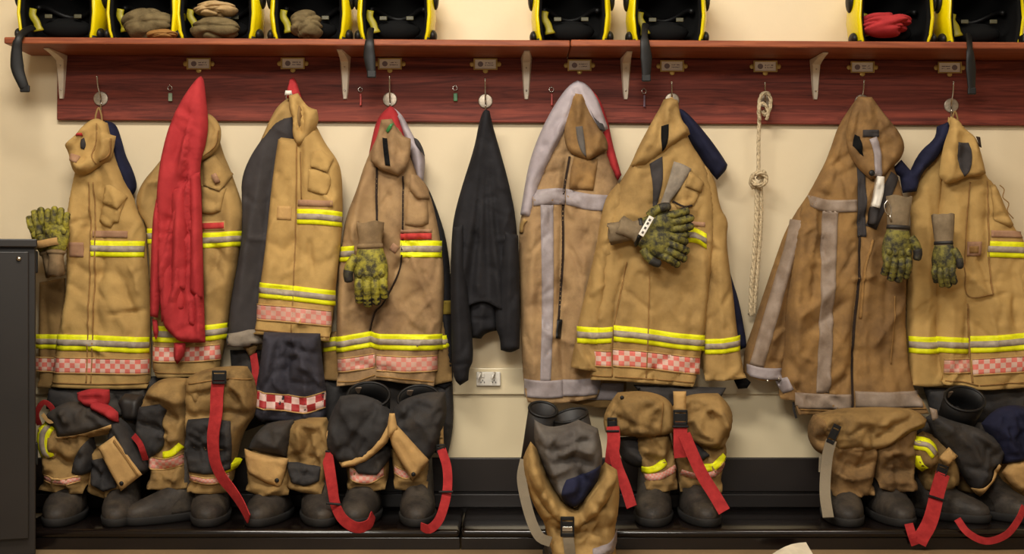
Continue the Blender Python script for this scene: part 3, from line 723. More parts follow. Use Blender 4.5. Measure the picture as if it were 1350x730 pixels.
pocket(B, [(141, 246), (166, 262), (157, 293), (150, 294), (146, 300), (136, 297), (129, 291)], [(140, 244), (150, 244), (168, 259), (158, 276), (136, 268)], mat=tanA)
loop(130, 142, 160, 9, .07, tanIn, t)
C1 = Cloth('collar', tanA, [(126, 154), (116, 156), (104, 165), (94, 178), (82, 187), (81, 191), (86, 200), (88, 212), (93, 226), (102, 231), (114, 228), (126, 219), (136, 214), (143, 208), (146, 196), (149, 178), (139, 175), (137, 161)], .125, .045, 22,
    [F(128, 160, 122, 190, 118, 226, w=5, a=-.014), F(112, 165, 98, 180, 86, 190, w=5, a=.012), F(134, 178, 138, 196, 130, 214, w=4, a=.010), F(92, 205, 106, 222, 122, 206, w=6, a=.012), F(104, 200, 100, 188, 110, 176, w=4, a=-.010), F(90, 196, 112, 212, w=5, a=-.008)], parent=t, wr=.008, g=4)
Cloth('collar_opening', lining, [(105, 183), (110, 181), (113, 190), (110, 197), (105, 195)], T=.001, R=4, base=C1, off=.0025, parent=C1.o, wr=0, g=3)
on(C1, 'velcro_patch', [(90, 206), (104, 210)], 10, mauve, C1.o); on(C1, 'label', [(100, 177), (108, 177)], 3.5, redlabel, C1.o)
seam(C1, 126, 162, 124, 185, 119, 204, 126, 216); seam(C1, 145, 182, 142, 204, 130, 213)
# gloves of set 1, fingers upward, tied with a tan strap
GP1 = 'pair of gloves strapped together, fingers up'
glove('green yellow glove, the left one of the bundle by the locker', (64, 330, .15), 180+16, .74, 'left', gloveY, gloveG, group=GP1, spread=.9, cuff=48, curl=.5, cuffw=15)
glove('green yellow glove, the right one of the bundle by the locker', (74, 330, .175), 180-2, .74, 'right', gloveY, gloveG, group=GP1, spread=.6, cuff=46, curl=.3, cuffw=13)
m = MB(); P = [Vector(W(68, 320, .165))+Vector((.046*math.cos(q), -.034*math.sin(q), .005*math.sin(2*q))) for q in np.linspace(0, 2*math.pi, 25)]
v = []; f = []
for i, p in enumerate(P[:-1]): v += [p+Vector((0, 0, .011)), p+Vector((0, 0, -.011)), p*1+Vector((0, .003*(1 if p.y < -.165 else -1), -.011)), p+Vector((0, .003*(1 if p.y < -.165 else -1), .011))]
for i in range(24):
    for k in range(4): f.append((i*4+k, i*4+(k+1) % 4, ((i+1) % 24)*4+(k+1) % 4, ((i+1) % 24)*4+k))
o = MB().add(v, f).build('glove_strap', tape); tag(o, 'tan strap wound round the upright pair of gloves', 'strap')

# ---------------------------------------------------------------- set 2
t = root('jacket', 264, 150, .09, 'tan firefighter jacket half covered by a red shirt', 'jacket', GRP)
S = Cloth('sleeve', tanB, [(232, 180), (214, 202), (200, 220), (184, 238), (174, 262), (178, 280), (190, 296), (192, 330), (196, 420), (210, 450), (240, 440), (244, 300), (240, 220)], .07, .05, 16, [F(212, 212, 190, 250, 186, 280, w=6, a=.01)], parent=t, wr=.009)
stripe(S, [(192, 311), (240, 311)], 20)
B = Cloth('body', tanB, [(256, 150), (272, 150), (282, 165), (290, 200), (300, 222), (306, 240), (314, 262), (319, 282), (316, 304), (312, 326), (306, 372), (299, 405), (297, 428), (291, 462), (284, 496), (240, 497), (208, 498), (197, 488), (197, 455), (197, 420),
    (205, 340), (215, 260), (235, 200)], .08, .06, 20, [F(262, 200, 262, 330, 258, 490, w=6, a=-.008), F(300, 250, 304, 300, 296, 400, w=9, a=.009), F(274, 340, 290, 360, 300, 350, w=7, a=-.007), F(270, 390, 296, 370, w=7, a=.006), F(270, 300, 276, 400, 272, 480, w=7, a=.007)], parent=t, wr=.009, opens=[(0, 490, 999, 530)])
stripe(B, [(262, 317), (290, 316), (316, 314)], 20); stripe(B, [(198, 440), (240, 441), (270, 439), (297, 436)], 21)
chk(B, [(197, 466), (240, 467), (289, 464)], 20)
on(B, 'label', [(264, 298), (297, 297)], 12, tape, B.o); on(B, 'label', [(265, 298), (296, 297)], 8, redlabel, B.o, .0045)
seam(B, 198, 490, 240, 492, 285, 490)
pk = pocket(B, [(264, 244), (298, 248), (294, 262), (291, 278), (278, 283), (265, 281)], [(268, 214), (284, 205), (294, 218), (305, 228), (300, 240), (290, 252), (268, 244)], .016, tanB, folds=[F(266, 262, 290, 268, w=5, a=-.006)])
on(B, 'velcro_patch', [(283, 230), (288, 241)], 7, mauve, B.o, .026)
C2 = Cloth('collar', tanB, [(262, 148), (276, 149), (285, 158), (291, 170), (289, 190), (279, 204), (262, 212), (256, 190)], .13, .03, 12, [F(272, 155, 278, 175, 270, 204, w=5, a=-.009)], parent=t, wr=.006, g=4)
seam(C2, 288, 172, 284, 192, 264, 208)
t = root('shirt', 262, 104, .1, 'red long-sleeved shirt hanging over the second jacket from the left', 'shirt')
rf = gather(261, 104, [(203, 400), (216, 420), (226, 420), (236, 440), (246, 380), (254, 440), (262, 440)], 3.5, .013)
RS = Cloth('body', cottonR, [(257, 102), (263, 99), (267, 104), (270, 130), (273, 160), (270, 188), (264, 206), (262, 226), (264, 254), (265, 300), (267, 394), (269, 452), (237, 452), (225, 443), (211, 427), (206, 360), (204, 300), (204, 262), (206, 235), (211, 200), (222, 161), (238, 128)], .15, .045, 14,
    rf+[F(252, 160, 244, 200, 236, 240, w=5, a=.012), F(246, 215, 240, 240, 248, 236, w=4, a=-.014), F(240, 240, 222, 290, 214, 350, w=4, a=-.012), F(252, 238, 230, 300, w=3, a=.012)], parent=t, wr=.006, g=4)
Cloth('sleeve', cottonR, [(204, 262), (214, 268), (214, 330), (209, 400), (206, 419), (196, 417), (196, 372), (199, 290)], .165, .022, 7, [F(206, 280, 203, 410, w=3, a=.006)], parent=t, wr=.003, g=4)
Cloth('hem_fold', cottonR, [(224, 250), (246, 236), (247, 384), (240, 383), (223, 381), (224, 330)], .178, .024, 7, [F(236, 250, 232, 370, w=4, a=.008), F(228, 262, 226, 370, w=3, a=-.006)], parent=t, wr=.004, g=4)
Cloth('hem_fold', cottonR, [(210, 330), (224, 340), (246, 384), (244, 407), (226, 416), (211, 425), (208, 380)], .168, .022, 7, [F(220, 350, 216, 415, w=4, a=.007)], parent=t, wr=.004, g=4)
Cloth('hem_fold', cottonR, [(246, 380), (256, 392), (258, 432), (246, 428), (244, 405)], .178, .018, 6, [], parent=t, wr=.004, g=4)
Cloth('sleeve', cottonR, [(248, 230), (262, 226), (265, 280), (266, 340), (266, 394), (258, 392), (249, 384), (250, 300)], .19, .018, 6, [F(257, 250, 258, 380, w=3, a=.007)], parent=t, wr=.003, g=4)
Cloth('sleeve_cuff', cottonR, [(228, 452), (243, 452), (243, 462), (238, 474), (232, 480), (227, 472)], .16, .02, 7, [F(235, 455, 233, 476, w=2, a=.006)], parent=t, wr=.004, g=3)
Cloth('sleeve_cuff', cottonR, [(200, 420), (206, 422), (209, 436), (205, 448), (201, 440)], .15, .014, 5, [], parent=t, wr=.003, g=3)

# ---------------------------------------------------------------- set 3
t = root('jacket', 386, 125, .09, 'tan firefighter jacket opened to show its charcoal lining', 'jacket', GRP)
Cloth('back_panel', tanB, [(366, 136), (384, 124), (392, 140), (392, 185), (350, 185), (338, 200), (330, 210), (345, 177), (356, 152)], .07, .035, 12, [F(378, 140, 356, 160, 340, 195, w=5, a=.008)], parent=t)
Ln = Cloth('lining', lining, [(386, 150), (364, 156), (345, 178), (326, 206), (315, 235), (316, 265), (316, 310), (310, 350), (302, 390), (297, 440), (300, 456), (330, 458), (352, 440), (372, 300), (392, 180)], .085, .05, 16,
    [F(350, 190, 330, 300, 312, 430, w=7, a=.008), F(366, 180, 348, 300, 332, 420, w=7, a=-.009), F(326, 240, 318, 330, w=5, a=-.006)], parent=t, wr=.005, opens=[(290, 440, 345, 470)])
hemg = fabric('grey_hem', rgb(150, 138, 122), rgb(120, 110, 98), sc=20)
Cloth('lining_hem', hemg, [(297, 440), (314, 438), (336, 432), (372, 446), (366, 452), (330, 456), (308, 458), (298, 453)], T=.012, R=6, base=Ln, off=.006, parent=t, wr=.003, g=4)
Cloth('tan_hem_corner', tanIn, [(318, 456), (340, 452), (336, 466), (328, 471), (324, 462)], .10, .012, 6, parent=t, wr=.003, g=4)
B = Cloth('body', tanA, [(365, 179), (378, 181), (386, 182), (390, 160), (394, 145), (408, 150), (416, 166), (427, 188), (445, 212), (449, 232), (450, 254), (450, 297), (445, 340), (441, 380), (437, 415), (434, 450), (385, 445), (333, 440), (337, 405), (341, 372), (347, 330), (351, 290), (356, 240), (361, 205)], .12, .045, 16,
    [F(392, 150, 396, 230, 388, 330, 384, 440, w=6, a=-.008), F(398, 150, 404, 200, 400, 250, w=5, a=.008), F(352, 320, 375, 330, 392, 312, w=7, a=-.006), F(355, 225, 370, 230, w=4, a=-.004), F(420, 190, 440, 240, 440, 300, w=8, a=.007), F(395, 330, 420, 350, 436, 340, w=8, a=-.006), F(360, 340, 352, 400, w=8, a=.006)], parent=t, wr=.008, opens=[(0, 436, 999, 470)])
stripe(B, [(391, 285), (420, 286), (450, 289)], 20); stripe(B, [(340, 382), (390, 387), (441, 393)], 20)
chk(B, [(337, 411), (390, 415), (436, 420)], 20, checkF)
on(B, 'velcro_strip', [(392, 267), (440, 269)], 8, mauve, B.o); on(B, 'velcro_patch', [(365, 280), (384, 281)], 18, tape, B.o, .002)
seam(B, 334, 434, 385, 439, 434, 444); seam(B, 391, 190, 390, 270, 384, 440); seam(B, 396, 200, 397, 262)
pocket(B, [(408, 224), (420, 222), (433, 227), (438, 238), (432, 256), (422, 257), (406, 251)], [(413, 200), (424, 198), (440, 209), (433, 228), (410, 220)], .009, tanA)
C3 = Cloth('collar', tanA, [(380, 125), (392, 122), (404, 140), (417, 144), (420, 157), (415, 170), (404, 186), (392, 192), (384, 178), (386, 156), (380, 145)], .14, .03, 11,
    [F(391, 130, 398, 150, 394, 182, w=3.5, a=-.014), F(400, 142, 408, 152, 404, 175, w=4, a=.008), F(388, 132, 388, 175, w=3, a=.008)], parent=t, wr=.005, g=4)
Cloth('collar_opening', tanIn, [(393, 138), (397, 142), (398, 158), (395, 170), (392, 160)], T=.001, R=3, base=C3, off=.002, parent=C3.o, wr=0, g=3)
t = root('red_cloth', 385, 104, .1, 'red cloth tip over the hook of the charcoal-lined jacket', 'cloth')
Cloth('body', cottonR, [(380, 103), (385, 100), (389, 106), (393, 118), (396, 128), (376, 128), (376, 118)], .10, .04, 8, [F(384, 103, 386, 124, w=2.5, a=-.008)], parent=t, g=3)
Cloth('white_trim', whiteM, [(376, 119), (384, 119), (385, 125), (375, 125)], .142, .008, 3, parent=t, g=3, wr=0)

# ---------------------------------------------------------------- set 4
t = root('shirt', 512, 142, .08, 'red shirt with lilac back hanging under the glove-bearing jacket', 'shirt')
Cloth('body', cottonR, [(508, 141), (514, 138), (524, 144), (531, 170), (542, 205), (552, 238), (520, 250), (480, 245), (483, 215), (487, 190), (495, 156)], .075, .045, 12, gather(514, 143, [(484, 215), (493, 210), (503, 200), (525, 200), (545, 230)], 3, .007), parent=t)
Cloth('lilac_panel', lilac, [(518, 141), (524, 145), (532, 154), (546, 182), (556, 194), (559, 204), (560, 216), (557, 240), (549, 236), (540, 206), (530, 172)], .08, .04, 10, [F(535, 165, 550, 195, 554, 230, w=4, a=.008)], parent=t)
Cloth('shoulder_patch', lining, [(545, 181), (551, 183), (558, 196), (560, 206), (554, 198), (548, 192)], .115, .01, 5, parent=t, g=3, wr=.001)
t = root('dark_jacket', 580, 300, .05, 'black jacket edge showing right of the jacket with the red label', 'jacket')
Bq = Cloth('body', cottonK, [(545, 232), (561, 240), (574, 270), (590, 320), (596, 400), (598, 470), (596, 505), (586, 512), (560, 500), (550, 400)], .05, .04, 10, [F(566, 250, 584, 320, 590, 480, w=5, a=.008)], parent=t, opens=[(0, 500, 999, 530)])
on(Bq, 'tab', [(580, 405), (598, 405)], 18, fabric('olive_tab', rgb(128, 108, 40)), Bq.o)
t = root('jacket', 514, 158, .09, 'tan firefighter jacket with one yellow glove clipped to its front', 'jacket', GRP)
sl = Cloth('sleeve', tanIn, [(424, 440), (446, 436), (450, 502), (424, 500)], .07, .03, 10, parent=t, opens=[(0, 490, 999, 520)]); stripe(sl, [(425, 455), (446, 452)], 18)
sl = Cloth('sleeve', tanIn, [(574, 300), (586, 420), (594, 470), (596, 502), (570, 508), (560, 430)], .07, .035, 10, parent=t, opens=[(0, 490, 999, 520)]); stripe(sl, [(570, 452), (592, 450)], 17)
B = Cloth('body', tanC, [(503, 158), (516, 156), (528, 170), (540, 205), (551, 236), (562, 246), (571, 272), (580, 316), (585, 361), (584, 397), (582, 438), (576, 473), (572, 509), (530, 505), (512, 502), (494, 500), (470, 507), (444, 509), (441, 450), (442, 402), (444, 347), (449, 318), (454, 283), (469, 248), (477, 220), (489, 192)], .095, .06, 20,
    [F(496, 220, 497, 290, w=2.5, a=-.014), F(531, 230, 531, 330, w=2.5, a=-.012), F(526, 335, 520, 375, 498, 410, 488, 435, 494, 500, w=5, a=-.013), F(478, 230, 470, 280, 466, 320, w=6, a=.010), F(512, 225, 514, 330, w=9, a=.006), F(452, 345, 450, 440, 458, 500, w=6, a=.008), F(545, 350, 565, 390, 560, 440, w=9, a=.007),
     F(460, 410, 480, 425, w=6, a=-.007), F(530, 400, 560, 380, w=8, a=-.006), F(468, 440, 470, 505, w=6, a=-.006), F(540, 430, 540, 505, w=10, a=.006), F(500, 430, 505, 500, w=5, a=.008)], parent=t, wr=.010, opens=[(430, 497, 999, 520)])
stripe(B, [(528, 328), (555, 328), (582, 328)], 22); stripe(B, [(446, 335), (467, 334)], 20); stripe(B, [(441, 455), (465, 451), (488, 447)], 21); stripe(B, [(488, 447), (500, 450), (540, 451), (583, 451)], 21)
chk(B, [(444, 482), (470, 479), (494, 475)], 18, checkF); chk(B, [(496, 478), (530, 480), (576, 479)], 20, checkF)
on(B, 'label', [(528, 312), (569, 311)], 8, redlabel, B.o, .005); on(B, 'velcro_strip', [(528, 305), (569, 304)], 4, mauve, B.o); on(B, 'velcro_patch', [(516, 324), (524, 330)], 10, mauve, B.o)
seam(B, 497, 215, 496, 255, 497, 292, w=2.6, mat=darkseam); seam(B, 531, 232, 531, 290, 530, 330, w=2, mat=darkseam); seam(B, 530, 336, 524, 362, 506, 398, 494, 412, 487, 436, w=2, mat=darkseam); seam(B, 445, 503, 470, 502, 494, 494); seam(B, 496, 496, 530, 499, 572, 503)
pocket(B, [(538, 250), (542, 232), (563, 252), (565, 294), (554, 300), (534, 296)], [(542, 230), (550, 230), (564, 246), (566, 262), (550, 262), (540, 250)], .010, tanC)
C4 = Cloth('collar', tanC, [(502, 157), (516, 156), (524, 170), (531, 179), (541, 182), (541, 200), (536, 222), (524, 231), (512, 227), (498, 222), (488, 212), (488, 197), (496, 182)], .145, .03, 11,
    [F(507, 165, 508, 215, w=5, a=-.010), F(521, 180, 526, 195, 524, 212, w=2.5, a=-.008), F(516, 190, 518, 224, w=4, a=.009), F(498, 186, 500, 215, w=5, a=.007)], parent=t, wr=.006, g=4)
Cloth('collar_opening', linerK, [(504, 181), (510, 182), (512, 200), (515, 219), (508, 218), (505, 200)], T=.001, R=4, base=C4, off=.0025, parent=C4.o, wr=0, g=3)
Cloth('label', keyMats['green'], [(508, 172), (514, 164), (519, 162), (516, 170), (511, 175)], T=.001, R=3, base=C4, off=.004, parent=C4.o, wr=0, g=3)
glove('yellow glove with black fingertips on the front of a jacket, alone', (488, 327, .19), 2, .98, 'left', gloveY, gloveK, curl=.5, spread=.4, cuff=36, cuffw=16)

# ---------------------------------------------------------------- set 5: black sweater
t = root('sweater', 640, 145, .08, 'black sweater hanging alone from its hook', 'sweater')
gf = gather(640, 146, [(604, 400), (615, 430), (628, 400), (645, 410), (660, 420), (674, 430)], 5, .009)
Cloth('body', cottonK, [(636, 145), (640, 142), (645, 144), (650, 166), (660, 200), (671, 240), (680, 284), (683, 330), (684, 391), (678, 412), (660, 408), (640, 396), (622, 400), (614, 406), (600, 400), (594, 350), (594, 322), (597, 286), (608, 245), (625, 193), (631, 160)], .09, .06, 16, gf, parent=t, wr=.007, opens=[(600, 385, 680, 415)])
Cloth('hood', cottonK, [(620, 390), (655, 385), (656, 436), (648, 437), (638, 441), (634, 447), (621, 446), (616, 420)], .075, .045, 10, [F(636, 395, 634, 440, w=5, a=.008), F(620, 420, 650, 422, w=2, a=-.006)], parent=t, wr=.006)
Cloth('sleeve', cottonK, [(596, 300), (612, 290), (616, 380), (622, 440), (624, 476), (618, 487), (617, 502), (606, 509), (596, 499), (594, 432), (593, 350)], .12, .045, 12, [F(602, 320, 604, 400, 608, 490, w=5, a=.008), F(597, 482, 622, 478, w=2, a=-.005)], parent=t, wr=.004)
Cloth('sleeve', cottonK, [(664, 300), (683, 310), (686, 391), (685, 460), (673, 466), (660, 462), (659, 446), (652, 430), (655, 380)], .11, .045, 12, [F(672, 320, 670, 450, w=5, a=.008)], parent=t, wr=.004)

# ---------------------------------------------------------------- set 6
t = root('shirt', 764, 106, .08, 'lilac grey shirt draped over the hook behind the zipped jacket', 'shirt')
Cloth('body', lilac, [(752, 109), (762, 104), (774, 108), (788, 126), (796, 148), (803, 168), (790, 180), (760, 150), (735, 190), (712, 240), (700, 290), (686, 282), (690, 255), (697, 216), (708, 183), (722, 153), (738, 126)], .10, .045, 12,
    gather(762, 108, [(692, 250), (704, 230), (722, 200), (742, 170), (790, 160)], 3.5, .008)+[F(700, 190, 724, 192, w=3, a=-.005)], parent=t)
t = root('red_shirt', 800, 160, .07, 'narrow strip of red shirt at the right shoulder of the silver-taped jacket', 'shirt')
Cloth('body', cottonR, [(780, 116), (792, 130), (800, 152), (804, 166), (808, 188), (820, 230), (815, 238), (800, 215), (790, 190), (784, 150)], .075, .03, 8, parent=t)
t = root('jacket', 764, 122, .09, 'brown-tan jacket with silver tape cross, right of the black sweater', 'jacket', GRP)
bp_ = Cloth('back_panel', tanIn, [(740, 460), (800, 440), (830, 500), (822, 528), (800, 540), (750, 530)], .06, .03, 10, parent=t, opens=[(0, 520, 999, 560)]); on(bp_, 'silver_tape', [(752, 515), (822, 516)], 22, silverB, bp_.o)
B = Cloth('body', tanC, [(758, 122), (768, 122), (782, 150), (792, 175), (803, 198), (812, 227), (822, 256), (826, 300), (820, 380), (812, 440), (800, 500), (786, 524), (757, 530), (729, 532), (712, 531), (696, 530), (692, 518), (688, 476), (686, 400), (685, 350), (684, 300), (688, 280), (698, 254), (711, 227), (730, 191), (746, 158)], .08, .055, 20,
    [F(748, 200, 741, 300, 738, 420, 745, 520, w=4, a=-.014), F(770, 210, 772, 300, 765, 420, 755, 520, w=8, a=.009), F(705, 270, 700, 400, 705, 520, w=8, a=.008), F(786, 250, 800, 330, 790, 430, w=8, a=.009), F(755, 130, 745, 170, 725, 230, w=6, a=.009), F(690, 300, 688, 400, w=4, a=-.004), F(690, 406, 712, 400, w=6, a=-.005), F(775, 400, 785, 460, 765, 510, w=7, a=-.010)], parent=t, wr=.009, opens=[(0, 512, 795, 560)])
on(B, 'silver_tape', [(703, 261), (726, 259), (745, 259)], 21, silverB, B.o, slope=True); on(B, 'silver_tape', [(746, 259), (775, 266), (812, 268)], 21, silverB, B.o, slope=True)
on(B, 'silver_tape', [(721, 270), (722, 400), (719, 502)], 17, silverB, B.o, w2=14)
on(B, 'silver_tape', [(691, 511), (720, 513), (742, 512)], 23, silverB, B.o, .0042, slope=True); on(B, 'silver_tape', [(742, 511), (765, 511), (792, 508)], 22, silverB, B.o, .004, slope=True)
z_ = on(B, 'zip', [(751, 206), (743, 260), (742, 340), (736, 430)], 3, darkseam, B.o, .003)
on(B, 'zip_pull', [(738, 421), (736, 446)], 7, blackC, B.o, .006)
on(B, 'pocket_welt', [(687, 306), (688, 296), (693, 289)], 5, tanB, B.o, .006)
pocket(B, [(757, 206), (772, 208), (788, 209), (786, 228), (782, 251), (766, 250), (750, 249), (752, 225)], None, .014, tanD, 'throat_flap', folds=[F(764, 215, 770, 244, w=5, a=-.006)])
Cl = Cloth('collar', tanD, [(757, 122), (769, 122), (780, 150), (790, 165), (802, 184), (802, 197), (788, 204), (776, 211), (768, 208), (758, 204), (747, 195), (743, 170), (750, 148)], .125, .035, 12,
    [F(763, 125, 762, 165, w=4, a=.010), F(770, 140, 776, 180, 776, 208, w=5, a=-.010), F(756, 135, 752, 165, 756, 200, w=4, a=-.009), F(790, 175, 784, 200, w=4, a=.008)], parent=t, wr=.006, g=4)
Cloth('collar_opening', greyCl, [(759, 167), (768, 166), (771, 185), (773, 207), (766, 200), (761, 185)], T=.001, R=4, base=Cl, off=.0025, parent=Cl.o, wr=0, g=3)
Cloth('dark_label', lining, [(776, 140), (782, 142), (795, 160), (799, 172), (791, 170), (784, 156)], T=.004, R=4, base=Cl, off=.004, parent=Cl.o, wr=0, g=3)

# ---------------------------------------------------------------- set 7
t = root('shirt', 905, 150, .07, 'navy shirt sticking out right of the jacket with tied gloves', 'shirt')
Cloth('body', cottonN, [(896, 142), (903, 143), (921, 161), (945, 191), (961, 216), (959, 224), (947, 236), (935, 222), (920, 199), (905, 180), (896, 165)], .075, .04, 10, [F(902, 150, 930, 190, 952, 222, w=5, a=.008)], parent=t)
Cloth('sleeve', cottonN, [(955, 330), (967, 371), (976, 399), (985, 450), (985, 458), (975, 462), (960, 440), (950, 380)], .06, .02, 7, parent=t)
Cloth('inner_cuff', linerK, [(968, 500), (984, 498), (991, 504), (986, 512), (974, 513)], .09, .02, 5, parent=t, g=3, wr=.002)
t = root('jacket', 886, 135, .09, 'wide tan firefighter jacket with a pair of gloves tied across its chest', 'jacket', GRP)
SL = Cloth('sleeve', tanB, [(800, 257), (816, 240), (833, 250), (812, 330), (806, 400), (800, 490), (777, 489), (753, 484), (762, 430), (771, 392), (788, 320), (792, 290)], .135, .045, 14, [F(808, 270, 792, 350, 776, 470, w=6, a=.008)], parent=t, wr=.007, opens=[(0, 480, 999, 495)])
stripe(SL, [(761, 441), (780, 442), (808, 443)], 22)
SR = Cloth('sleeve', tanB, [(926, 210), (945, 232), (951, 273), (963, 290), (960, 312), (962, 337), (969, 388), (974, 440), (984, 498), (958, 502), (930, 502), (926, 440), (922, 360), (920, 280)], .115, .05, 16, [F(945, 300, 950, 400, 955, 490, w=7, a=.008), F(935, 350, 940, 480, w=5, a=-.008), F(938, 325, 950, 333, w=3, a=-.008)], parent=t, wr=.008, opens=[(0, 490, 999, 510)])
stripe(SR, [(930, 457), (952, 456), (978, 452)], 20)
B = Cloth('body', tanB, [(876, 134), (895, 134), (900, 155), (912, 186), (929, 210), (942, 240), (945, 300), (940, 360), (936, 402), (931, 447), (923, 488), (914, 510), (880, 507), (853, 505), (805, 501), (779, 501), (778, 470), (780, 430), (790, 370), (800, 300), (806, 262), (818, 240), (833, 216), (842, 194), (858, 164), (868, 146)], .135, .06, 22,
    [F(808, 500, 812, 400, 830, 340, w=4, a=-.012), F(862, 250, 862, 300, w=4, a=-.008), F(858, 350, 856, 420, 852, 500, w=9, a=.007), F(820, 370, 850, 350, 880, 372, w=9, a=.006), F(800, 300, 826, 280, 850, 290, w=8, a=.007), F(905, 350, 915, 420, 905, 490, w=9, a=-.007), F(926, 330, 932, 400, w=6, a=.007), F(793, 400, 788, 490, w=6, a=.006), F(835, 400, 830, 495, w=8, a=-.005)], parent=t, wr=.009, opens=[(0, 496, 999, 520)])
stripe(B, [(779, 442), (794, 442), (808, 441)], 21); stripe(B, [(809, 439), (850, 443), (890, 449), (932, 453)], 21)
stripe(B, [(895, 310), (916, 310), (932, 318)], 20); on(B, 'reflective_stripe', [(794, 309), (812, 309)], 6, yellowM, B.o)
chk(B, [(779, 472), (806, 473)], 20); chk(B, [(808, 471), (850, 474), (890, 479), (925, 483)], 22)
on(B, 'velcro_strip', [(880, 292), (930, 296)], 6, mauve, B.o, .002)
seam(B, 807, 496, 808, 440, 822, 368, 826, 345, w=1.6); seam(B, 780, 495, 806, 496); seam(B, 810, 496, 853, 499, 915, 504); seam(B, 856, 360, 852, 498)
Cloth('front_gap', lining, [(856, 216), (873, 206), (874, 238), (868, 262), (864, 284), (861, 282), (861, 250), (858, 228)], T=.001, R=4, base=B, off=.003, parent=B.o, wr=0, g=4)
pocket(B, [(900, 228), (912, 229), (926, 241), (922, 256), (915, 271), (903, 274), (893, 277), (888, 268)], [(908, 226), (918, 230), (928, 241), (924, 254), (902, 246)], .010, tanB)
on(B, 'pocket_dark_edge', [(887, 265), (900, 273), (912, 271)], 2.5, darkseam, B.o, .012)  # dark strip along the pocket's lower edge
C7 = Cloth('collar', tanB, [(876, 130), (885, 127), (895, 131), (899, 156), (909, 167), (911, 176), (893, 188), (878, 199), (872, 203), (857, 216), (846, 219), (832, 218), (842, 194), (858, 164), (868, 147)], .17, .035, 12,
    [F(880, 135, 878, 165, w=3.5, a=.010), F(890, 135, 892, 175, w=4, a=-.008), F(872, 150, 868, 190, w=4, a=-.008), F(858, 170, 840, 212, w=7, a=.007), F(905, 168, 886, 192, w=4, a=.007)], parent=t, wr=.006, g=4)
Cloth('collar_opening', linerK, [(872, 166), (881, 164), (881, 180), (878, 195), (873, 200), (871, 185)], T=.001, R=4, base=C7, off=.0025, parent=C7.o, wr=0, g=3)
Cloth('tape_flap', hemg, [(888, 213), (898, 216), (911, 223), (899, 243), (885, 264), (871, 284), (866, 281), (876, 252), (882, 235)], T=.006, R=5, base=B, off=.012, parent=B.o, wr=.002, g=4, folds=[F(888, 222, 874, 278, w=3, a=-.004)])
loop(885, 129, 140, 12, .14, tape, t)
GP7 = 'pair of gloves tied with a white tag'
glove('olive glove, upper one of the pair tied across the chest', (848, 302, .222), 98, .86, 'right', gloveG, gloveK, cuffG, GP7, .9, cuff=54, curl=.4, cuffw=14, knuckle=False, tilt=.2)
glove('dark olive glove, lower one of the pair tied across the chest', (846, 310, .235), 66, .84, 'left', gloveG, gloveK, cuffG, GP7, 1.0, cuff=40, curl=.6, cuffw=13, knuckle=False)
o = MB().box(W(852, 298, .272), (.016, .006, .062), Euler((0, math.radians(30), 0)), .002).build('tag_strap', whiteM, None, False); tag(o, 'white tag strap binding the pair of olive gloves', 'tag')
lines = MB()
for k in (-1.4, -.4, .6, 1.4): lines.box(Vector(W(852, 298, .2755))+Vector((-k*-.007, 0, k*.0125)), (.006, .001, .007), Euler((0, math.radians(30), 0)))
lines.build('print', greyCl, o, False)
MB().tube(catmull(wp([(842, 311, .27), (840, 318, .255), (838, 324, .235)])), .004, 8).build('strap_end', blackC, o)

# ---------------------------------------------------------------- rope
t = root('rope', 1006, 125, .07, 'knotted pale rope hanging alone from a hook', 'rope')
ropeM = glove_mat('speckled_rope', rgb(206, 186, 150), rgb(112, 94, 66), .42, 140)
def rope(path, r, name, par):
    P = catmull(wp(path), .003); m = MB()
    for k in range(3):
        Q = []
        for i, p in enumerate(P):
            tt = (P[min(i+1, len(P)-1)]-P[max(i-1, 0)]).normalized(); a = tt.cross(Vector((0, 1, 0))).normalized(); b = a.cross(tt); q = i*.32+k*2.094
            Q.append(p+a*math.cos(q)*r*.55+b*math.sin(q)*r*.55)
        m.tube(Q, r*.62, 7)
    return m.build(name, ropeM, par)
rope([(1000, 232, .06), (1000, 190, .06), (1001, 155, .062), (1001, 135, .066), (1005, 124, .072), (1012, 123, .072), (1016, 132, .066), (1014, 146, .062), (1008, 151, .062), (1005, 146, .06)], .0052, 'upper_strand', t)
rope([(1002, 158, .074), (1000, 146, .08), (1004, 136, .082), (1010, 140, .08), (1013, 150, .074), (1010, 158, .068)], .0045, 'upper_knot', t)
rope([(994, 248, .06), (990, 240, .072), (994, 230, .084), (1003, 228, .086), (1010, 234, .078), (1006, 243, .082), (996, 243, .088), (992, 236, .07)], .0062, 'middle_knot', t)
rope([(999, 236, .07), (1007, 226, .07), (1006, 236, .062), (999, 248, .06)], .006, 'middle_knot', t)
rope([(998, 244, .06), (998, 280, .056), (995, 330, .054), (991, 380, .052), (990, 416, .052)], .0072, 'lower_strand', t)
rope([(1003, 246, .056), (1003, 290, .052), (999, 350, .05), (994, 414, .048)], .0058, 'lower_strand', t)
MB().tube(wp([(986, 414, .052), (997, 412, .05)]), .0016, 6).build('end_tie', blackC, t)

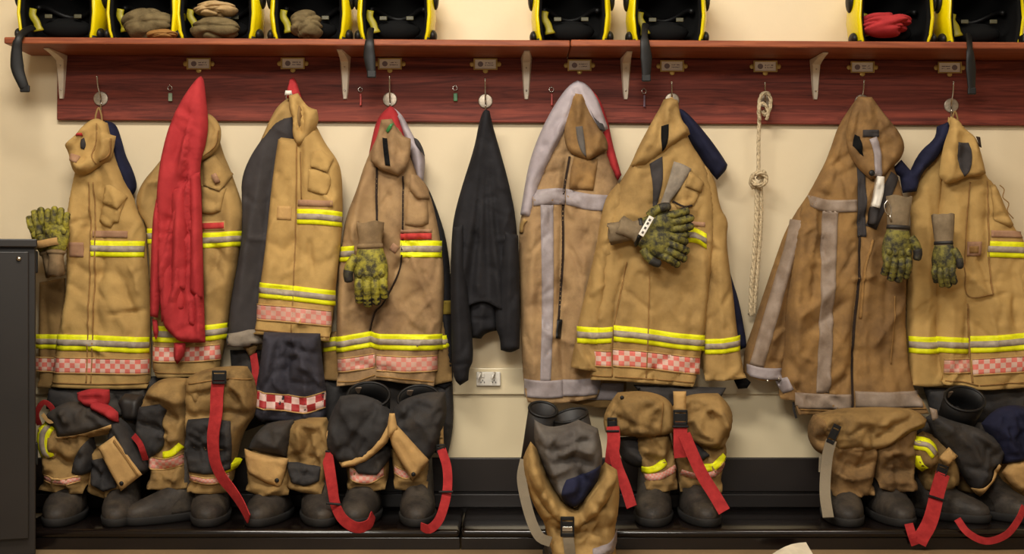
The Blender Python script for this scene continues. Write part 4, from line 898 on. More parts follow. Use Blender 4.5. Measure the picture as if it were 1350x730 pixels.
# ---------------------------------------------------------------- set 9
t = root('jacket', 1140, 128, .09, 'brown jacket with silver tape cross and sleeve spread to the left', 'jacket', GRP)
S = Cloth('sleeve', tanD, [(1094, 212), (1078, 244), (1064, 262), (1040, 299), (1024, 345), (1008, 392), (993, 438), (984, 462), (982, 492), (996, 500), (1010, 503), (1032, 500), (1040, 470), (1046, 400), (1060, 320), (1090, 260)], .075, .055, 16,
    [F(1070, 262, 1040, 350, 1012, 470, w=6, a=.008), F(1052, 330, 1034, 420, 1024, 490, w=5, a=-.010), F(1016, 452, 1036, 430, w=5, a=.008)], parent=t, wr=.008, opens=[(975, 492, 1035, 510)])
on(S, 'silver_tape', [(1052, 290), (1040, 335), (1022, 395), (1006, 450), (997, 482)], 15, silverD, S.o, w2=19); on(S, 'silver_tape', [(985, 487), (1006, 492), (1032, 493)], 15, silverB, S.o, slope=True)
for q in ((1012, 502), (1027, 499)): MB().ell(W(q[0], q[1], .125), (.004, .004, .005), 8, 6).build('press_stud', steel, t)
B = Cloth('body', tanD, [(1134, 128), (1150, 129), (1168, 151), (1178, 190), (1186, 220), (1198, 260), (1200, 371), (1200, 460), (1210, 513), (1224, 545), (1180, 548), (1123, 548), (1080, 547), (1052, 546), (1047, 528), (1030, 526), (1034, 490), (1037, 456), (1038, 407), (1045, 345), (1050, 306), (1062, 268), (1076, 244), (1095, 208), (1109, 165), (1125, 140)], .095, .07, 24,
    [F(1134, 225, 1134, 340, 1126, 450, 1124, 546, w=3.5, a=-.014), F(1152, 290, 1140, 400, 1140, 530, w=7, a=.008), F(1185, 380, 1180, 470, 1196, 540, w=8, a=-.010), F(1048, 420, 1080, 400, 1110, 365, w=7, a=.010), F(1060, 440, 1090, 420, 1122, 392, w=6, a=-.009), F(1095, 470, 1120, 430, w=6, a=.009),
     F(1058, 300, 1050, 400, 1052, 520, w=8, a=.009), F(1110, 175, 1085, 240, 1066, 290, w=8, a=.009), F(1125, 150, 1110, 200, 1100, 245, w=5, a=-.009), F(1150, 460, 1170, 430, 1192, 405, w=6, a=.009), F(1106, 290, 1108, 400, w=8, a=-.005), F(1170, 360, 1166, 440, 1168, 520, w=5, a=-.006), F(1040, 470, 1060, 500, w=5, a=-.008)], parent=t, wr=.012, opens=[(1030, 518, 1300, 560)])
on(B, 'silver_tape', [(1068, 264), (1082, 270), (1104, 272), (1130, 271)], 16, silverD, B.o, slope=True)
on(B, 'silver_tape', [(1094, 278), (1092, 350), (1089, 440), (1085, 518)], 20, silverD, B.o, w2=17)
on(B, 'silver_tape', [(1048, 527), (1080, 529), (1123, 530)], 20, silverD, B.o, .0042, slope=True); on(B, 'silver_tape', [(1128, 526), (1170, 527), (1216, 526)], 21, silverD, B.o, .0042, slope=True)
on(B, 'silver_tape', [(1032, 500), (1040, 516)], 14, silverB, B.o)
on(B, 'zip_facing', [(1134, 216), (1136, 260), (1136, 312)], 10, lining, B.o, .004); seam(B, 1134, 312, 1132, 371, 1126, 457, 1124, 546, w=2.6, mat=darkseam)
seam(B, 1054, 539, 1090, 541, 1123, 541); seam(B, 1127, 540, 1170, 540, 1220, 538); seam(B, 1180, 390, 1176, 480, w=1.5)
on(B, 'seam_strip', [(1150, 316), (1138, 360), (1134, 420)], 3, seamM, B.o, .003)
C9 = Cloth('collar', tanD, [(1133, 126), (1151, 127), (1168, 150), (1188, 173), (1196, 192), (1190, 209), (1175, 222), (1166, 234), (1150, 236), (1136, 224), (1122, 205), (1116, 180), (1122, 150)], .15, .04, 15,
    [F(1136, 130, 1132, 165, 1124, 196, w=4, a=-.009), F(1142, 130, 1146, 165, w=4, a=.010), F(1152, 135, 1164, 180, 1166, 226, w=4, a=-.009), F(1160, 145, 1180, 190, 1172, 216, w=7, a=.009), F(1128, 140, 1120, 176, w=4, a=.008)], parent=t, wr=.008, g=4)
on(C9, 'tape_end', [(1137, 176), (1158, 176)], 9, lining, C9.o, .004)
wt = on(C9, 'white_tape', [(1150, 182), (1156, 200), (1157, 232)], 10, silverB, C9.o, .005)
Cloth('collar_opening', linerK, [(1127, 177), (1133, 180), (1136, 190), (1138, 206), (1131, 200), (1124, 192)], T=.001, R=4, base=C9, off=.003, parent=C9.o, wr=0, g=3)
MB().ell(W(1149.5, 228, .205), (.009, .004, .009), 12, 6).build('button', blackC, t)
on(B, 'hanging_tape', [(1156, 234), (1154, 258), (1150, 274)], 9, whiteM, B.o, .045); on(B, 'tape_end', [(1150, 272), (1147, 296)], 8, lining, B.o, .04)
on(B, 'facing', [(1180, 230), (1164, 262), (1148, 300)], 15, lining, B.o, .004)
strap('drawcord', [(1046, 530, .13), (1047, 541, .13), (1050, 551, .128)], 3, blackR, t)
# navy shirt between 9 and 10
t = root('shirt', 1245, 168, .06, 'navy shirt twisted between the two rightmost jackets', 'shirt')
Cloth('body', cottonN, [(1237, 166), (1252, 160), (1256, 174), (1248, 190), (1236, 210), (1216, 228), (1210, 252), (1192, 254), (1188, 232), (1176, 224), (1190, 210), (1202, 224), (1214, 199), (1235, 182)], .12, .03, 9, [F(1245, 172, 1222, 210, 1202, 236, w=4, a=.008)], parent=t, g=4)
# ---------------------------------------------------------------- set 10
t = root('jacket', 1260, 152, .09, 'rightmost tan firefighter jacket, two gloves clipped to its left', 'jacket', GRP)
SL = Cloth('sleeve', tanA, [(1252, 172), (1240, 196), (1212, 236), (1203, 262), (1206, 300), (1200, 378), (1199, 440), (1199, 507), (1222, 510), (1248, 508), (1250, 440), (1246, 350), (1244, 260)], .08, .05, 15, [F(1222, 250, 1224, 330, 1222, 500, w=6, a=.008), F(1236, 380, 1238, 500, w=4, a=-.008)], parent=t, wr=.007, opens=[(0, 500, 1300, 515)])
stripe(SL, [(1200, 454), (1224, 455), (1248, 454)], 22)
B = Cloth('body', tanA, [(1256, 152), (1266, 158), (1280, 175), (1296, 200), (1302, 228), (1318, 242), (1327, 265), (1340, 296), (1356, 315), (1366, 360), (1372, 440), (1374, 508), (1340, 512), (1292, 515), (1270, 509), (1245, 507), (1240, 470), (1238, 440), (1236, 380), (1238, 300), (1244, 240), (1250, 190)], .10, .06, 20,
    [F(1278, 250, 1280, 350, 1274, 440, 1280, 512, w=4, a=-.010), F(1302, 240, 1300, 340, w=5, a=-.007), F(1262, 250, 1262, 340, w=7, a=.006), F(1245, 390, 1270, 380, 1282, 390, w=6, a=-.006), F(1300, 380, 1320, 410, 1330, 440, w=9, a=.007), F(1256, 400, 1254, 500, w=6, a=.007), F(1335, 350, 1345, 430, w=8, a=-.006), F(1310, 260, 1330, 300, w=6, a=.008)], parent=t, wr=.009, opens=[(0, 500, 1400, 520)])
stripe(B, [(1303, 328), (1330, 329), (1362, 330)], 21); stripe(B, [(1238, 454), (1260, 455), (1278, 456)], 21); stripe(B, [(1279, 454), (1310, 453), (1370, 448)], 22)
chk(B, [(1246, 483), (1280, 482)], 18, checkF); chk(B, [(1283, 484), (1310, 482), (1372, 478)], 21)
on(B, 'velcro_strip', [(1306, 308), (1352, 309)], 9, mauve, B.o); vp = on(B, 'velcro_patch', [(1275, 328), (1293, 328)], 19, mauve, B.o); on(B, 'emblem', [(1279, 329), (1289, 329)], 9, seamM, vp, .0045)
seam(B, 1278, 240, 1272, 330, 1276, 388, 1308, 388); seam(B, 1302, 238, 1304, 330, 1308, 388); seam(B, 1248, 502, 1270, 503, 1290, 508); seam(B, 1292, 508, 1330, 505, 1372, 502); seam(B, 1277, 400, 1278, 440, 1282, 505, w=2)
pocket(B, [(1306, 244), (1316, 242), (1326, 266), (1338, 296), (1330, 300), (1310, 290)], None, .012, tanA)
MB().tube(catmull(wp([(1318, 244, .16), (1324, 250, .165), (1322, 260, .165), (1330, 268, .165), (1328, 278, .16), (1336, 288, .16)])), .0016, 6).build('cord_loop', seamM, t)
C10 = Cloth('collar', tanA, [(1255, 153), (1266, 157), (1275, 170), (1290, 180), (1296, 202), (1302, 228), (1292, 233), (1278, 232), (1262, 240), (1249, 242), (1240, 231), (1243, 205), (1248, 184), (1254, 168)], .155, .035, 12,
    [F(1258, 160, 1256, 200, 1252, 236, w=5, a=.008), F(1270, 170, 1270, 230, w=7, a=-.008), F(1284, 184, 1290, 226, w=5, a=.008)], parent=t, wr=.006, g=4)
Cloth('collar_opening', lining, [(1261, 188), (1277, 188), (1281, 205), (1279, 225), (1272, 233), (1265, 222), (1262, 205)], T=.001, R=4, base=C10, off=.0025, parent=C10.o, wr=0, g=3)
Cloth('collar_tab', darkseam, [(1289, 179), (1294, 180), (1296, 194), (1291, 192)], T=.004, R=3, base=C10, off=.004, parent=C10.o, wr=0, g=3)
loop(1259, 147, 162, 8, .09, tanIn, t)
GP9 = 'gloves clipped between the two rightmost jackets'
glove('olive yellow glove with clip, left one near the right edge jackets', (1184, 302, .235), -3, .88, 'right', gloveG, gloveK, cuffG, GP9, .2, cuff=50, curl=.5, cuffw=17, tilt=-.1)
t2 = glove('olive yellow glove with tan wrist strap, right one near the right edge jackets', (1244, 322, .225), 2, .72, 'right', gloveG, gloveK, cuffG, GP9, .3, cuff=56, curl=.6, cuffw=18, tilt=.6, knuckle=False)
t = root('clip', 1170, 272, .25, 'steel snap clip beside the cuff of the left hanging glove', 'clip')
m = MB(); m.tube(catmull(wp([(1170, 264, .25), (1166, 270, .25), (1168, 280, .25), (1174, 284, .25), (1175, 276, .25), (1172, 268, .25), (1170, 264, .25)])), .0018, 8, False); m.build('ring', steel, t)
MB().tube(wp([(1173, 282, .25), (1175, 292, .25)]), .0028, 8).build('swivel', steel, t)
# ================================================================ boots and trousers on the bench
ZB = .056
def boot(par_or_none, px, label, yaw=0, d=.235, z0=ZB, s=1.0, w=1.0, group='rubber firefighter boots on the bench', top=.27, open_vis=False, lean=0):
    X = Xp(px, d+.06); t = thing('boot', (X, -d, z0), label, 'boot', group)
    RZ = Matrix.Rotation(math.radians(yaw), 3, 'Z'); k = 24
    def ring(z, fwd, hl, hw, n=2.5, inset=0):
        out = []
        for i in range(k):
            a, b = sup((hw-inset)*w, hl-inset, n, 2*math.pi*i/k); taper = 1-.16*max(0, -b/hl)
            out.append(Vector((X, -d, z0+z*s))+RZ @ Vector((a*taper*s+lean*z, (b-fwd)*s, 0)))
        return out
    R0 = [(.022, 0, .136, .050), (.032, 0, .138, .052), (.044, -.002, .134, .052), (.056, -.010, .122, .050), (.067, -.025, .104, .048), (.080, -.045, .082, .047), (.105, -.062, .062, .046), (.15, -.078, .050, .042), (.20, -.082, .046, .038), (top*.85, -.084, .044, .037), (top, -.084, .044, .038)]
    m = MB(); rr = [ring(*q) for q in R0]; rr += [ring(top, -.084, .044, .038, 2.5, .005), ring(top-.03, -.084, .044, .038, 2.5, .005), ring(top-.08, -.084, .044, .038, 2.5, .005)]
    b = m.loft(rr).build('upper', bootM, t)
    MB().loft([ring(0, 0, .136, .050), ring(.004, 0, .142, .054), ring(.020, 0, .145, .057), ring(.024, 0, .142, .055)]).build('sole', bootS, t)
    # toe cap shell
    def tring(z, fwd, hl, hw, e):
        out = []
        for i in range(17):
            an = -math.pi*.92*i/16-math.pi*.04; a, bb = sup(hw+e, hl+e, 2.5, an); taper = 1-.16*max(0, -bb/hl)
            out.append(Vector((X, -d, z0+z*s))+RZ @ Vector((a*w*taper*s, (bb-fwd)*s*(1 if bb < 0 else .3), 0)))
        return out
    rs = [tring(z, f, hl, hw, .0022) for (z, f, hl, hw) in R0[:5]]; v = []; f = []
    for r_ in rs: v += r_
    for j in range(4):
        for i in range(16): f.append((j*17+i, j*17+i+1, (j+1)*17+i+1, (j+1)*17+i))
    m = MB(); m.add(v, f); m.build('toe_cap', bootM, t)
    if open_vis: MB().tube([p+Vector((0, 0, .001)) for p in ring(top, -.068, .070, .066)]+[ring(top, -.068, .07, .066)[0]], .0045, 6, False).build('top_rim', blackR, t)
    return t
def buckle(pts_d, w, h, par, ang=0):
    (px, py, d) = pts_d; S = .00213; c = Vector(W(px, py, d)); R_ = Euler((0, math.radians(ang), 0)); m = MB(); Q = R_.to_matrix()
    for s in (-1, 1):
        m.box(c+Q @ Vector((0, 0, s*h*S*.45)), (w*S*1.15, .007, h*S*.2), R_, .001); m.box(c+Q @ Vector((s*w*S*.52, 0, 0)), (w*S*.14, .007, h*S), R_, .001)
    m.box(c+Q @ Vector((0, .001, 0)), (w*S*.9, .005, h*S*.55), R_, .001)
    return m.build('buckle', blackC, par, False)
def bar(pd, w, par, ang=0):
    return MB().box(Vector(W(*pd)), (w*.0025, .008, .006), Euler((0, math.radians(ang), 0)), .0015).build('slider', blackC, par, False)
GT = 'firefighter trousers bunched over boots'
LE = lambda y: [(0, y-12, 1400, 760)]

# ---- set 1
boot(0, 77, 'dusty black boot nearest the locker', 4); boot(0, 153, 'dusty black boot under the tan knee flap with snap', 6, w=.96)
t = root('trousers', 115, 640, .2, 'dark and tan trousers bunched over boots beside the black locker', 'trousers', GT)
L1 = Cloth('leg', tanE, [(56, 560), (70, 548), (110, 556), (122, 590), (118, 620), (113, 640), (110, 650), (80, 648), (53, 644), (55, 630), (50, 600)], .13, .12, 22, [F(60, 592, 90, 612, 118, 596, w=6, a=-.016), F(66, 628, 90, 632, 112, 626, w=4, a=.010), F(58, 606, 80, 622, w=5, a=.010), F(55, 641, 110, 645, w=3, a=-.006)], parent=t, wr=.012, opens=LE(648))
chk(L1, [(62, 628), (85, 633), (108, 629)], 8, checkF)
L2 = Cloth('leg', tanE, [(112, 590), (160, 590), (176, 620), (172, 656), (150, 657), (120, 652), (111, 642), (116, 620)], .12, .11, 20, [F(114, 636, 140, 642, 170, 640, w=4, a=.010), F(120, 610, 140, 630, w=6, a=-.012)], parent=t, wr=.012, opens=LE(654))
K = Cloth('knee_patch', darkP, [(96, 610), (118, 576), (124, 600), (124, 622), (108, 626), (97, 622)], T=.012, R=9, base=L1, off=.006, parent=t, wr=.006)
Cloth('knee_patch', darkP, [(120, 606), (150, 600), (158, 640), (140, 646), (122, 636)], T=.012, R=9, base=L2, off=.006, parent=t, wr=.006)
Y = Cloth('side_panel', tanE, [(48, 562), (62, 556), (76, 566), (80, 590), (72, 608), (52, 604), (45, 585)], .236, .042, 9, [F(74, 560, 70, 605, w=5, a=-.008)], parent=t, wr=.006)
stripe(Y, [(64, 560), (58, 572), (57, 588), (63, 604)], 18, slope=False)
FL = Cloth('folded_waist', darkP, [(52, 552), (62, 540), (84, 530), (104, 532), (130, 542), (150, 556), (150, 566), (128, 570), (100, 577), (72, 582), (68, 566)], .16, .13, 20, [F(80, 534, 90, 560, w=6, a=.012), F(104, 540, 126, 562, w=6, a=-.012), F(64, 548, 74, 574, w=5, a=-.012)], parent=t, wr=.012)
Cloth('tan_binding', tape, [(68, 576), (100, 574), (128, 566), (147, 559), (148, 572), (128, 576), (104, 580), (78, 588), (70, 586)], T=.010, R=6, base=FL, off=.012, parent=t, wr=.003, g=4)
D2 = Cloth('front_panel', darkP, [(142, 556), (154, 552), (168, 564), (182, 590), (193, 612), (192, 622), (182, 630), (160, 636), (146, 610), (134, 594), (140, 570)], .17, .10, 16, [F(150, 560, 166, 590, 180, 622, w=6, a=.012), F(146, 580, 160, 620, w=5, a=-.010)], parent=t, wr=.010)
fl = Cloth('knee_flap', tape, [(128, 590), (149, 575), (168, 602), (186, 626), (172, 637), (158, 648), (142, 620)], .288, .014, 5, parent=t, wr=.003, g=4, soft=1)
seam(fl, 150, 580, 182, 626); MB().ell(Vector(W(160, 637, .303)), (.0065, .003, .0065), 10, 6).build('snap', blackC, fl.o)
strap('brace_strap', [(52, 560, .22), (48, 545, .24), (58, 530, .25), (70, 540, .24), (66, 552, .24)], 7, redtape, t)
strap('cord', [(56, 546, .27), (66, 556, .28), (76, 550, .28), (82, 540, .28)], 5, tape, t)
strap('brace_strap', [(176, 574, .26), (184, 584, .28), (188, 594, .28), (192, 606, .26)], 8, redtape, t)
rc = root('red_cloth', 128, 550, .25, 'red cloth tucked in the trousers nearest the locker', 'cloth')
Cloth('body', cottonR, [(99, 518), (118, 512), (142, 514), (143, 530), (136, 540), (112, 538), (100, 528)], .24, .025, 6, [F(102, 526, 138, 524, w=3, a=-.008), F(106, 534, 140, 533, w=2, a=-.006)], parent=rc, g=3.5, wr=.006)
Cloth('hanging_fold', cottonR, [(116, 530), (140, 532), (154, 544), (155, 557), (146, 556), (134, 548), (118, 540)], .255, .02, 6, [F(122, 536, 150, 552, w=3, a=.006)], parent=rc, g=3.5, wr=.006)
Cloth('boot_liner', blackR, [(152, 530), (160, 520), (186, 522), (188, 545), (182, 556), (160, 556)], .12, .10, 16, parent=t, wr=.004)
Cloth('waist_back', darkP, [(60, 512), (190, 512), (192, 545), (150, 552), (84, 545), (56, 540)], .08, .05, 14, parent=t, wr=.01)

# ---- set 2
boot(0, 216, 'black boot turned sideways toward the left, tan and red-strap trousers', -42, d=.24, top=.17); boot(0, 272, 'black boot facing forward beneath a red strap at the left', 5)
t = root('trousers', 255, 640, .2, 'tan trousers with dark knees, second set from the locker', 'trousers', GT)
L1 = Cloth('leg', tanE, [(190, 512), (212, 498), (246, 500), (250, 550), (244, 590), (244, 610), (248, 625), (248, 642), (222, 645), (196, 642), (194, 622), (190, 606), (178, 590), (176, 560), (184, 530)], .12, .12, 20,
    [F(214, 540, 240, 556, w=6, a=-.016), F(210, 572, 240, 580, w=5, a=.014), F(200, 520, 244, 530, w=7, a=.012), F(196, 614, 222, 618, 246, 612, w=4, a=-.012), F(196, 628, 246, 630, w=4, a=.008), F(216, 556, 232, 590, w=5, a=.012)], parent=t, wr=.014, opens=LE(643))
Cloth('knee_patch', darkP, [(182, 536), (212, 532), (220, 540), (214, 556), (220, 580), (214, 594), (196, 604), (180, 596), (174, 570), (176, 548)], T=.014, R=10, base=L1, off=.006, parent=t, wr=.008, folds=[F(182, 560, 212, 570, w=5, a=-.008)])
chk(L1, [(196, 609), (220, 611), (244, 604)], 14, checkF); on(L1, 'reflective_stripe', [(216, 599), (228, 596), (240, 586)], 9, yellowM, L1.o)
L2 = Cloth('leg', tanE, [(242, 500), (262, 488), (300, 483), (322, 484), (334, 505), (336, 545), (320, 566), (312, 590), (306, 622), (302, 648), (276, 650), (249, 647), (246, 620), (242, 590), (240, 550)], .135, .125, 20,
    [F(244, 545, 270, 548, 300, 542, 330, 548, w=5, a=-.016), F(300, 500, 322, 520, 330, 545, w=6, a=.016), F(306, 512, 316, 535, w=4, a=-.014), F(248, 520, 272, 510, w=7, a=.010), F(304, 560, 304, 620, w=5, a=.012), F(248, 630, 300, 634, w=4, a=.008), F(250, 560, 244, 600, w=4, a=.01)], parent=t, wr=.014, opens=LE(647))
K = Cloth('knee_patch', darkP, [(250, 552), (280, 549), (306, 554), (309, 580), (304, 618), (280, 624), (250, 620), (244, 590)], T=.016, R=10, base=L2, off=.006, parent=t, wr=.006, folds=[F(248, 588, 306, 592, w=4, a=-.010), F(250, 602, 300, 606, w=4, a=.006)])
chk(L2, [(250, 628), (280, 632), (302, 628)], 8, checkF); on(L2, 'reflective_stripe', [(296, 619), (306, 616), (312, 606)], 8, yellowM, L2.o)
seam(L2, 250, 505, 300, 498, 330, 500)
buckle((289, 497, .305), 16, 16, t); strap('brace_strap', [(288, 500, .298), (286, 520, .30), (285, 545, .31), (281, 575, .322), (283, 605, .325), (292, 628, .33), (306, 646, .34), (318, 664, .36), (328, 684, .39)], 17, redtape, t, .003, .9)
Cloth('front_tuck', tanE, [(240, 500), (270, 496), (282, 520), (278, 544), (262, 546), (244, 530)], .20, .07, 14, [F(246, 510, 270, 535, w=5, a=.01)], parent=t, wr=.01)

# ---- set 3
boot(0, 350, 'dark boot, left one of the pair below the checkered dark cloth', -8, d=.235, w=1.0); boot(0, 418, 'dark boot, right one of the pair below the checkered dark cloth', 10)
t = root('trousers', 380, 640, .2, 'bunched trousers with a tan snap flap under the dark checkered cloth', 'trousers', GT)
L1 = Cloth('leg', tanE, [(326, 590), (340, 575), (384, 575), (386, 620), (382, 650), (352, 654), (326, 644), (322, 620)], .12, .12, 18, [F(330, 640, 380, 645, w=5, a=.010), F(376, 600, 366, 640, w=5, a=-.012)], parent=t, wr=.012, opens=LE(650))
L2 = Cloth('leg', tanE, [(376, 560), (398, 552), (428, 552), (436, 575), (436, 605), (430, 630), (425, 650), (398, 648), (376, 640), (372, 610)], .13, .12, 18, [F(392, 562, 398, 600, w=5, a=.014), F(410, 565, 404, 600, 424, 606, w=4, a=-.014), F(380, 604, 424, 612, w=5, a=-.012), F(378, 640, 424, 644, w=4, a=.01)], parent=t, wr=.013, opens=LE(648))
Cloth('knee_patch', darkP, [(378, 608), (400, 610), (424, 614), (422, 632), (404, 640), (384, 634)], T=.016, R=9, base=L2, off=.006, parent=t, wr=.007, folds=[F(384, 620, 420, 626, w=4, a=-.008)])
DP = Cloth('front_panel', darkP, [(322, 594), (332, 574), (350, 558), (384, 555), (385, 570), (378, 606), (360, 602), (340, 600)], .215, .07, 14, [F(336, 576, 372, 590, w=7, a=.010)], parent=t, wr=.007)
fl = Cloth('knee_flap', tape, [(321, 592), (336, 598), (360, 602), (379, 605), (374, 626), (368, 644), (346, 636), (326, 624), (322, 608)], .268, .022, 6, parent=t, wr=.004, g=4, soft=1, folds=[F(330, 600, 332, 624, w=4, a=-.004)])
MB().ell(Vector(W(365, 633, .290)), (.0065, .003, .0065), 10, 6).build('snap', blackC, fl.o)
Cloth('tan_tab', tape, [(424, 576), (434, 565), (440, 572), (437, 582), (428, 590)], .24, .012, 4, parent=t, wr=.002, g=4)
strap('brace_strap', [(334, 466, .10), (337, 490, .12), (334, 510, .13), (331, 530, .12)], 10, redtape, t)
t = root('dark_cloth', 380, 500, .15, 'dark charcoal trousers with a bright red and white checker band', 'trousers')
NC = Cloth('body', navyP, [(345, 438), (420, 440), (422, 470), (427, 510), (430, 540), (424, 556), (400, 560), (384, 558), (342, 558), (332, 548), (334, 515), (340, 480)], .11, .10, 20,
    [F(360, 450, 352, 510, 350, 556, w=6, a=.014), F(378, 450, 380, 510, 374, 552, w=6, a=-.016), F(398, 452, 404, 500, 402, 552, w=7, a=.014), F(412, 460, 418, 540, w=5, a=-.010), F(340, 546, 380, 550, 424, 548, w=5, a=-.008)], parent=t, wr=.012)
chk(NC, [(333, 524), (355, 528), (380, 531), (405, 533), (428, 527)], 21, checkN)

# ---- set 4
b4a = boot(0, 473, 'dark boot beside the left red strap loop, its glossy top open under the charcoal trousers', -4); b4b = boot(0, 549, 'dark boot beside the right red strap loop, its glossy top open under the charcoal trousers', 2, w=.95)
t = root('trousers', 510, 640, .2, 'charcoal trousers with a tan inverted V and red straps both sides', 'trousers', GT)
L1 = Cloth('leg', tanE, [(450, 590), (510, 590), (512, 618), (508, 644), (484, 648), (459, 644), (454, 620)], .12, .11, 18, [F(458, 632, 506, 634, w=4, a=.010)], parent=t, wr=.009, opens=LE(645))
chk(L1, [(462, 622), (484, 629), (506, 620)], 14, checkF)
L2 = Cloth('leg', tanE, [(515, 590), (560, 590), (566, 618), (564, 643), (542, 647), (521, 643), (516, 620)], .12, .11, 18, [F(522, 632, 562, 632, w=4, a=.010)], parent=t, wr=.009, opens=LE(643))
chk(L2, [(520, 618), (536, 624), (552, 620)], 10, checkF)
D1 = Cloth('left_front', darkP, [(428, 566), (434, 545), (446, 524), (470, 520), (500, 530), (518, 548), (518, 562), (511, 580), (496, 600), (474, 612), (450, 616), (436, 606), (425, 586)], .15, .13, 26,
    [F(446, 530, 462, 560, 490, 580, w=7, a=.010), F(500, 535, 480, 560, 450, 600, w=6, a=-.012), F(434, 560, 450, 590, w=6, a=.010), F(470, 524, 500, 545, w=5, a=-.008)], parent=t, wr=.009)
D2 = Cloth('right_front', darkP, [(514, 545), (524, 530), (560, 518), (586, 518), (589, 545), (582, 570), (576, 592), (564, 610), (548, 626), (532, 606), (520, 580), (512, 565)], .14, .12, 24,
    [F(530, 540, 560, 560, 575, 590, w=7, a=.010), F(560, 525, 540, 545, 522, 556, w=6, a=-.012), F(580, 530, 570, 570, w=6, a=-.008)], parent=t, wr=.009)
Cloth('knee_patch', darkP, [(462, 606), (484, 606), (500, 590), (514, 590), (514, 606), (498, 624), (474, 622)], T=.008, R=8, base=L1, off=.01, parent=t, wr=.006)
Cloth('tan_binding', tape, [(510, 560), (519, 548), (514, 580), (498, 596), (476, 613), (450, 617), (446, 610), (466, 605), (482, 596), (498, 580)], .262, .020, 6, parent=t, wr=.003, g=4, soft=1)
fl = Cloth('knee_flap', tape, [(516, 560), (522, 560), (543, 583), (565, 607), (556, 622), (543, 634), (526, 608), (512, 580)], .272, .022, 6, parent=t, wr=.004, g=4, soft=1, folds=[F(520, 575, 550, 622, w=4, a=-.005)])
Cloth('tan_binding', tape, [(513, 545), (520, 545), (524, 566), (512, 578), (510, 562)], .29, .012, 4, parent=t, wr=.002, g=3)
MB().ell(Vector(W(545, 625, .297)), (.0065, .004, .0065), 10, 6).build('snap', blackC, fl.o)
Cloth('tan_tab', tape, [(424, 572), (432, 564), (438, 574), (434, 582), (424, 586)], .22, .02, 5, parent=t, wr=.002, g=4)
Cloth('tan_tab', tape, [(578, 566), (584, 562), (585, 590), (579, 590)], .20, .02, 5, parent=t, wr=.002, g=4)
buckle((431, 600, .25), 14, 12, t, 5); strap('brace_strap', [(431, 596, .25), (434, 615, .27), (438, 640, .31), (442, 664, .35), (452, 684, .39), (470, 695, .41), (486, 691, .40), (492, 678, .38)], 15, redtape, t, .003, 1.15); bar((440, 664, .365), 17, t, 5)
buckle((581, 592, .23), 10, 12, t, -5); strap('brace_strap', [(582, 592, .23), (589, 615, .26), (590, 640, .30), (586, 664, .35), (578, 686, .40), (566, 697, .413), (555, 694, .40)], 12, redtape, t, .003, -1.1); bar((588, 648, .33), 16, t)
# boot tops standing open behind the waist of set 4
def boot_mouth(par, c, rx, ry, h, tilt, mat=None, tagged=True):
    """open upper end of a boot shaft, leaning to the room"""
    cv = Vector(W(*c)); Q = Euler(tilt).to_matrix(); k = 24
    rg = lambda z, e, sc_=1: [cv+Q @ Vector(((rx*sc_-e)*math.cos(2*math.pi*i/k), (ry*sc_-e)*math.sin(2*math.pi*i/k), z)) for i in range(k)]
    t_ = par
    sh_ = MB().loft([rg(-h, 0, .92), rg(-h*.4, 0, .97), rg(0, 0), rg(0, .006), rg(-h*.4, .006, .97), rg(-h*.8, .006, .92)]).build('shaft_top', mat or blackR, t_)
    MB().tube(rg(.001, .002)+[rg(.001, .002)[0]], .0042, 6, False).build('top_rim', blackC, sh_)
    if tagged:
        MB().box(cv+Q @ Vector((-rx*.55, ry*.7, -.018)), (.020, .004, .026), Euler((tilt[0], tilt[1], .5)), .002).build('size_tag', silverD, sh_, False)
    return t_
boot_mouth(b4a, (486, 521, .20), .062, .052, .13, (.75, 0, .05), blackC)
boot_mouth(b4b, (552, 525, .19), .062, .052, .13, (.75, 0, -.1), blackC)

# ---- set 6 (slumped over the front edge, feet on the floor)
t = root('trousers', 755, 690, .5, 'tan trousers slumped open to a grey liner, in front of the bench', 'trousers', GT)
BL = Cloth('leg', tanB, [(700, 586), (712, 600), (730, 650), (758, 668), (780, 640), (800, 614), (816, 624), (820, 650), (818, 680), (812, 710), (818, 760), (726, 760), (722, 700), (708, 680), (694, 646), (687, 612)], .46, .20, 26,
    [F(700, 600, 720, 650, 740, 680, w=7, a=.014), F(800, 630, 790, 660, 765, 680, w=7, a=.014), F(720, 690, 750, 700, 790, 696, 812, 690, w=6, a=-.016), F(728, 722, 770, 730, 812, 716, w=6, a=.014), F(780, 660, 800, 668, w=4, a=-.010), F(700, 640, 722, 668, w=5, a=-.012), F(738, 660, 740, 690, w=4, a=-.01), F(770, 660, 768, 690, w=4, a=-.01), F(784, 650, 786, 680, w=4, a=.01)], parent=t, wr=.016)
GL = Cloth('liner', greyCl, [(705, 556), (722, 566), (744, 564), (764, 556), (790, 568), (797, 600), (794, 628), (782, 652), (760, 674), (740, 666), (726, 640), (712, 606), (704, 584)], .50, .16, 22,
    [F(730, 600, 760, 590, 786, 598, w=5, a=.014), F(728, 612, 756, 602, 784, 612, w=4, a=-.012), F(722, 626, 752, 614, w=5, a=.010), F(744, 572, 760, 580, 782, 580, w=5, a=-.010), F(712, 574, 730, 620, 742, 660, w=5, a=.012), F(740, 585, 765, 575, w=4, a=.010)], parent=t, wr=.010)
Cloth('liner_opening', cottonN, [(738, 646), (746, 630), (768, 624), (792, 612), (788, 640), (772, 660), (754, 668), (742, 660)], T=.003, R=5, base=GL, off=.004, parent=GL.o, wr=.004, g=4)
